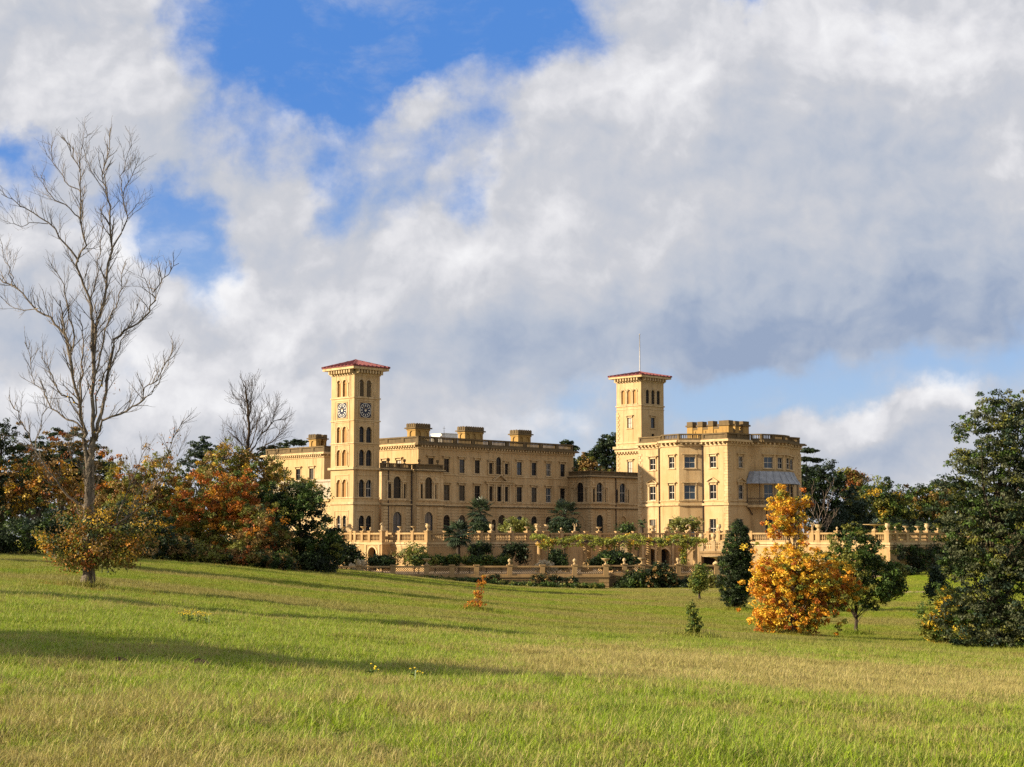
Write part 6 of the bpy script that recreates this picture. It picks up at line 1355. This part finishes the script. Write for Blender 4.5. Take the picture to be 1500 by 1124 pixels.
# ------------------------------------------------------------------ small things in the grass
def ragwort(px, py, n, h, label, seed):
    rng = random.Random(seed); b = ground_at(px, py); root = tag(empty('ragwort', b), label, 'wild flower', 'yellow flowers in the meadow'); mb = MB(); mf = MB()
    for i in range(n):
        p = b + Vector((rng.gauss(0, .13), rng.gauss(0, .13), 0)) if n > 1 else b.copy(); q = p + Vector((rng.gauss(0, .05), rng.gauss(0, .05), h * rng.uniform(.7, 1.1))); mb.tube([p, q], .008, 3)
        for k in range(5): a = rng.random() * 6.28; z = p.lerp(q, rng.uniform(.2, .8)); mb.quad(tuple(z), tuple(z + Vector((math.cos(a) * .05 - .02, math.sin(a) * .05, .03))), tuple(z + Vector((math.cos(a) * .12, math.sin(a) * .12, .04))), tuple(z + Vector((math.cos(a) * .05 + .02, math.sin(a) * .05, .03))))
        for k in range(6): c = q + Vector((rng.gauss(0, .05), rng.gauss(0, .05), rng.gauss(0, .025))); mf.lathe(c, [(.008, -.01), (.017, .0), (.01, .008)], 6)
    mb.build('stem', M['ragwort_leaf'], root, b); mf.build('flower', M['ragwort_flower'], root, b)
ragwort(285, 914, 13, .34, 'yellow ragwort clump in the left meadow below the bare tree', 1); ragwort(540, 993, 1, .22, 'single yellow flower head at the edge of the shadow band', 2); ragwort(609, 1000, 1, .22, 'tiny yellow flower right of the flower in the shadow band', 3); ragwort(304, 916, 2, .35, 'small yellow stems just right of the main ragwort clump', 4)
def molehill(px, py, s_, label, seed):
    rng = random.Random(seed); b = ground_at(px, py); mb = MB(); n = 12
    prof = [(1, -.05), (.8, .22), (.5, .40), (.2, .5), (.02, .52)]; vs = []; fs = []
    for r_, z in prof:
        for i in range(n): a = 6.283 * i / n; k = s_ * r_ * rng.uniform(.75, 1.25); vs.append((k * math.cos(a), k * .8 * math.sin(a), z * s_ * rng.uniform(.8, 1.2)))
    for j in range(4):
        for i in range(n): fs.append((j * n + i, j * n + (i + 1) % n, (j + 1) * n + (i + 1) % n, (j + 1) * n + i))
    mb.add(vs, fs); o = mb.build('molehill', M['soil'], None); o.location = b; tag(o, label, 'molehill', 'molehills in the meadow')
molehill(178, 972, .19, 'dark brown molehill in the shadow band on the left', 1); molehill(295, 975, .22, 'small molehill right of the dark one in the shadow band', 2); molehill(2, 952, .2, 'molehill at the very left edge of the photo', 3); molehill(488, 1022, .2, 'low molehill in the sunny grass below the shadow band', 4); molehill(966, 975, .2, 'pair of dark clods in the straw grass of the right meadow', 5); molehill(978, 975, .18, 'right-hand clod of the pair in the straw grass', 6); molehill(241, 1016, .13, 'tiny clod in the sunny grass below the left shadow', 7)

# ------------------------------------------------------------------ trees outside the left edge that throw the long shadows over the lawn
EDGE = ((-27, 20.6, 9.0, 3.0, .2, 'autumn tree outside the left edge, nearest the camera, shading the foreground grass'), (-34, 23.5, 9.8, 1.9, .2, 'second autumn tree outside the left edge, behind the nearest one'), (-44, 50.3, 15, 1.6, .16, 'narrow autumn tree outside the left edge, level with the worn track'),
        (-64, 104, 20, 4, .3, 'wide autumn tree outside the left edge, level with the thicket front'), (-74, 124, 18, 4.5, .3, 'tallest autumn tree outside the left edge, beside the dark laurels'))
for i, (x, y, h, r_, w, lab) in enumerate(EDGE):
    z = tz(x, y); px = 750 + 2331 * x / y; m_ = MPP(y)
    el = [(px, 785 - (z + h * .68) / m_, r_ / m_, h * .30 / m_), (px, 785 - (z + h * .45) / m_, r_ * .7 / m_, h * .2 / m_)]
    tree('edge_tree', lab, 'tree', Vector((x, y, z)), y, el, dict(olive=3, green=3, gold=1), 9500, 150, size=.18 / m_, crad=.8 / m_, seed=200 + i, trunk=w, limbs=16)

# ------------------------------------------------------------------ grass blades of the near meadow
def grass():
    rng = np.random.default_rng(8); src = bpy.data.collections.new('grass_tufts')
    for k in range(7):
        vs = []; fs = []; cr_ = []; n = 15; tall = k >= 5
        for i in range(n):
            x, y = rng.normal(0, .055, 2); a = rng.random() * 6.283; h = (.032 + .055 * rng.random()) * (1.9 if tall and i < 6 else 1); ln = rng.uniform(.2, 1.3) * h; w = .0035 + .003 * rng.random()
            if tall and i < 7: w *= .6
            cr_ += [rng.random() ** 1.1 * (1 if not tall else 1.25)] * 5
            dx, dy = math.cos(a), math.sin(a); px_, py_ = -dy * w, dx * w; b = len(vs)
            vs += [(x - px_, y - py_, -.02), (x + px_, y + py_, -.02), (x + dx * ln * .35 + px_ * .8, y + dy * ln * .35 + py_ * .8, h * .6), (x + dx * ln * .35 - px_ * .8, y + dy * ln * .35 - py_ * .8, h * .6), (x + dx * ln, y + dy * ln, h)]
            fs += [(b, b + 1, b + 2, b + 3), (b + 3, b + 2, b + 4)]
        me = bpy.data.meshes.new('grass_tuft'); me.from_pydata(vs, [], fs); me.materials.append(M['grass_blade']); at_ = me.attributes.new('blade_rnd', 'FLOAT', 'POINT'); at_.data.foreach_set('value', cr_); me.update(); src.objects.link(bpy.data.objects.new('grass_tuft', me))
    # points thin out with distance while the tufts grow
    N = 500000; Y0, Y1 = 8.0, 183.0
    Y = (math.sqrt(Y0) + (math.sqrt(Y1) - math.sqrt(Y0)) * rng.random(N)) ** 2; k = rng.uniform(-.48, .50, N); X = k * Y
    clump = np.sin(X * 2.1 + 1.7 * np.sin(Y * 1.3)) * np.sin(Y * 1.9 + X * .7) + .6 * np.sin(X * .5 + 3) * np.sin(Y * .43 + 1)
    keep = rng.random(N) < .72 + .28 * clump; X, Y, clump = X[keep], Y[keep], clump[keep]
    bases = [(o.location.x, o.location.y) for o in C.objects if o.type == 'EMPTY' and o.parent is None and not o.name.startswith('ragwort') and 8 < o.location.y < 150 and abs(o.location.x) < o.location.y * .4]
    bx = np.repeat(np.array(bases), 130, 0) + rng.normal(0, .42, (len(bases) * 130, 2)); X = np.concatenate([X, bx[:, 0]]); Y = np.concatenate([Y, bx[:, 1]]); clump = np.concatenate([clump, np.full(len(bx), 1.4)]); Z = terrain(X, Y)
    ty = np.interp(X / Y, [kx(a) for a, _ in TRACK], [b for _, b in TRACK], left=-99, right=-99); worn = np.abs(Y - ty) < .75 + .25 * np.sin(X * 3.1)
    worn &= rng.random(len(X)) < .93; worn &= np.arange(len(X)) < len(X) - len(bx)
    grow = np.where(worn, .0, 1.0)
    far = np.clip((Y - 10) / 60, 0, 1); sc = grow * np.where(np.arange(len(X)) < len(X) - len(bx), 1.0, 1.75) * (.85 + .45 * rng.random(len(X))) * (1 + .22 * np.clip(clump, -1, 1.4)) * (1 + .55 * far)
    me = bpy.data.meshes.new('meadow_grass'); me.vertices.add(len(X)); me.vertices.foreach_set('co', np.stack([X, Y, Z], 1).astype(np.float32).ravel())
    a = me.attributes.new('tuft_scale', 'FLOAT', 'POINT'); a.data.foreach_set('value', sc.astype(np.float32))
    a = me.attributes.new('tuft_turn', 'FLOAT', 'POINT'); a.data.foreach_set('value', (rng.random(len(X)) * 6.283).astype(np.float32)); me.update()
    o = bpy.data.objects.new('meadow_grass', me); C.objects.link(o); tag(o, 'rough tussocky green and straw-coloured grass of the near meadow', 'grass', kind='stuff')
    ng = bpy.data.node_groups.new('scatter_tufts', 'GeometryNodeTree'); ng.interface.new_socket('Geometry', in_out='INPUT', socket_type='NodeSocketGeometry'); ng.interface.new_socket('Geometry', in_out='OUTPUT', socket_type='NodeSocketGeometry')
    nd = ng.nodes; L = ng.links; gi = nd.new('NodeGroupInput'); go = nd.new('NodeGroupOutput'); ip = nd.new('GeometryNodeInstanceOnPoints'); ci = nd.new('GeometryNodeCollectionInfo')
    ci.inputs['Collection'].default_value = src; ci.inputs['Separate Children'].default_value = True; ci.inputs['Reset Children'].default_value = True
    def attr(nm):
        q = nd.new('GeometryNodeInputNamedAttribute'); q.data_type = 'FLOAT'; q.inputs['Name'].default_value = nm; return q.outputs['Attribute']
    cb = nd.new('ShaderNodeCombineXYZ'); L.new(attr('tuft_turn'), cb.inputs[2])
    L.new(gi.outputs[0], ip.inputs['Points']); L.new(ci.outputs[0], ip.inputs['Instance']); ip.inputs['Pick Instance'].default_value = True
    L.new(cb.outputs[0], ip.inputs['Rotation']); L.new(attr('tuft_scale'), ip.inputs['Scale']); L.new(ip.outputs[0], go.inputs[0])
    md = o.modifiers.new('scatter', 'NODES'); md.node_group = ng
grass()

# ------------------------------------------------------------------ leaves fallen under the autumn trees
def litter(name, label, c, r_, n, pal, seed, size=.06):
    rng = np.random.default_rng(seed); a = rng.random(n) * 6.283; d = r_ * np.abs(rng.normal(0, .55, n)); X = c[0] + d * np.cos(a) + d * .25; Y = c[1] + d * np.sin(a); P = np.stack([X, Y, terrain(X, Y) + .05], 1)
    o = leaf_mesh(name, P, .03, 2, size, pick(pal, n, rng), rng, None, (0, 0, 0), .5, 2.0); tag(o, label, 'fallen leaves', kind='stuff')
litter('fallen_leaves', 'brown leaves scattered round the foot of the pale bare beech', bt.location, 4.5, 1500, dict(brown=4, amber=2, rust=2), 1)
b = ground_at(1160, 929); litter('fallen_leaves', 'orange leaves scattered under the bright yellow and orange tree', b, 3.2, 1100, dict(amber=4, gold=3, orange=2), 2, .08)
b = ground_Y(315, 150); litter('fallen_leaves', 'rusty leaves along the lawn edge under the orange maple', b, 6, 1200, dict(amber=2, brown=3, rust=2), 3, .10)
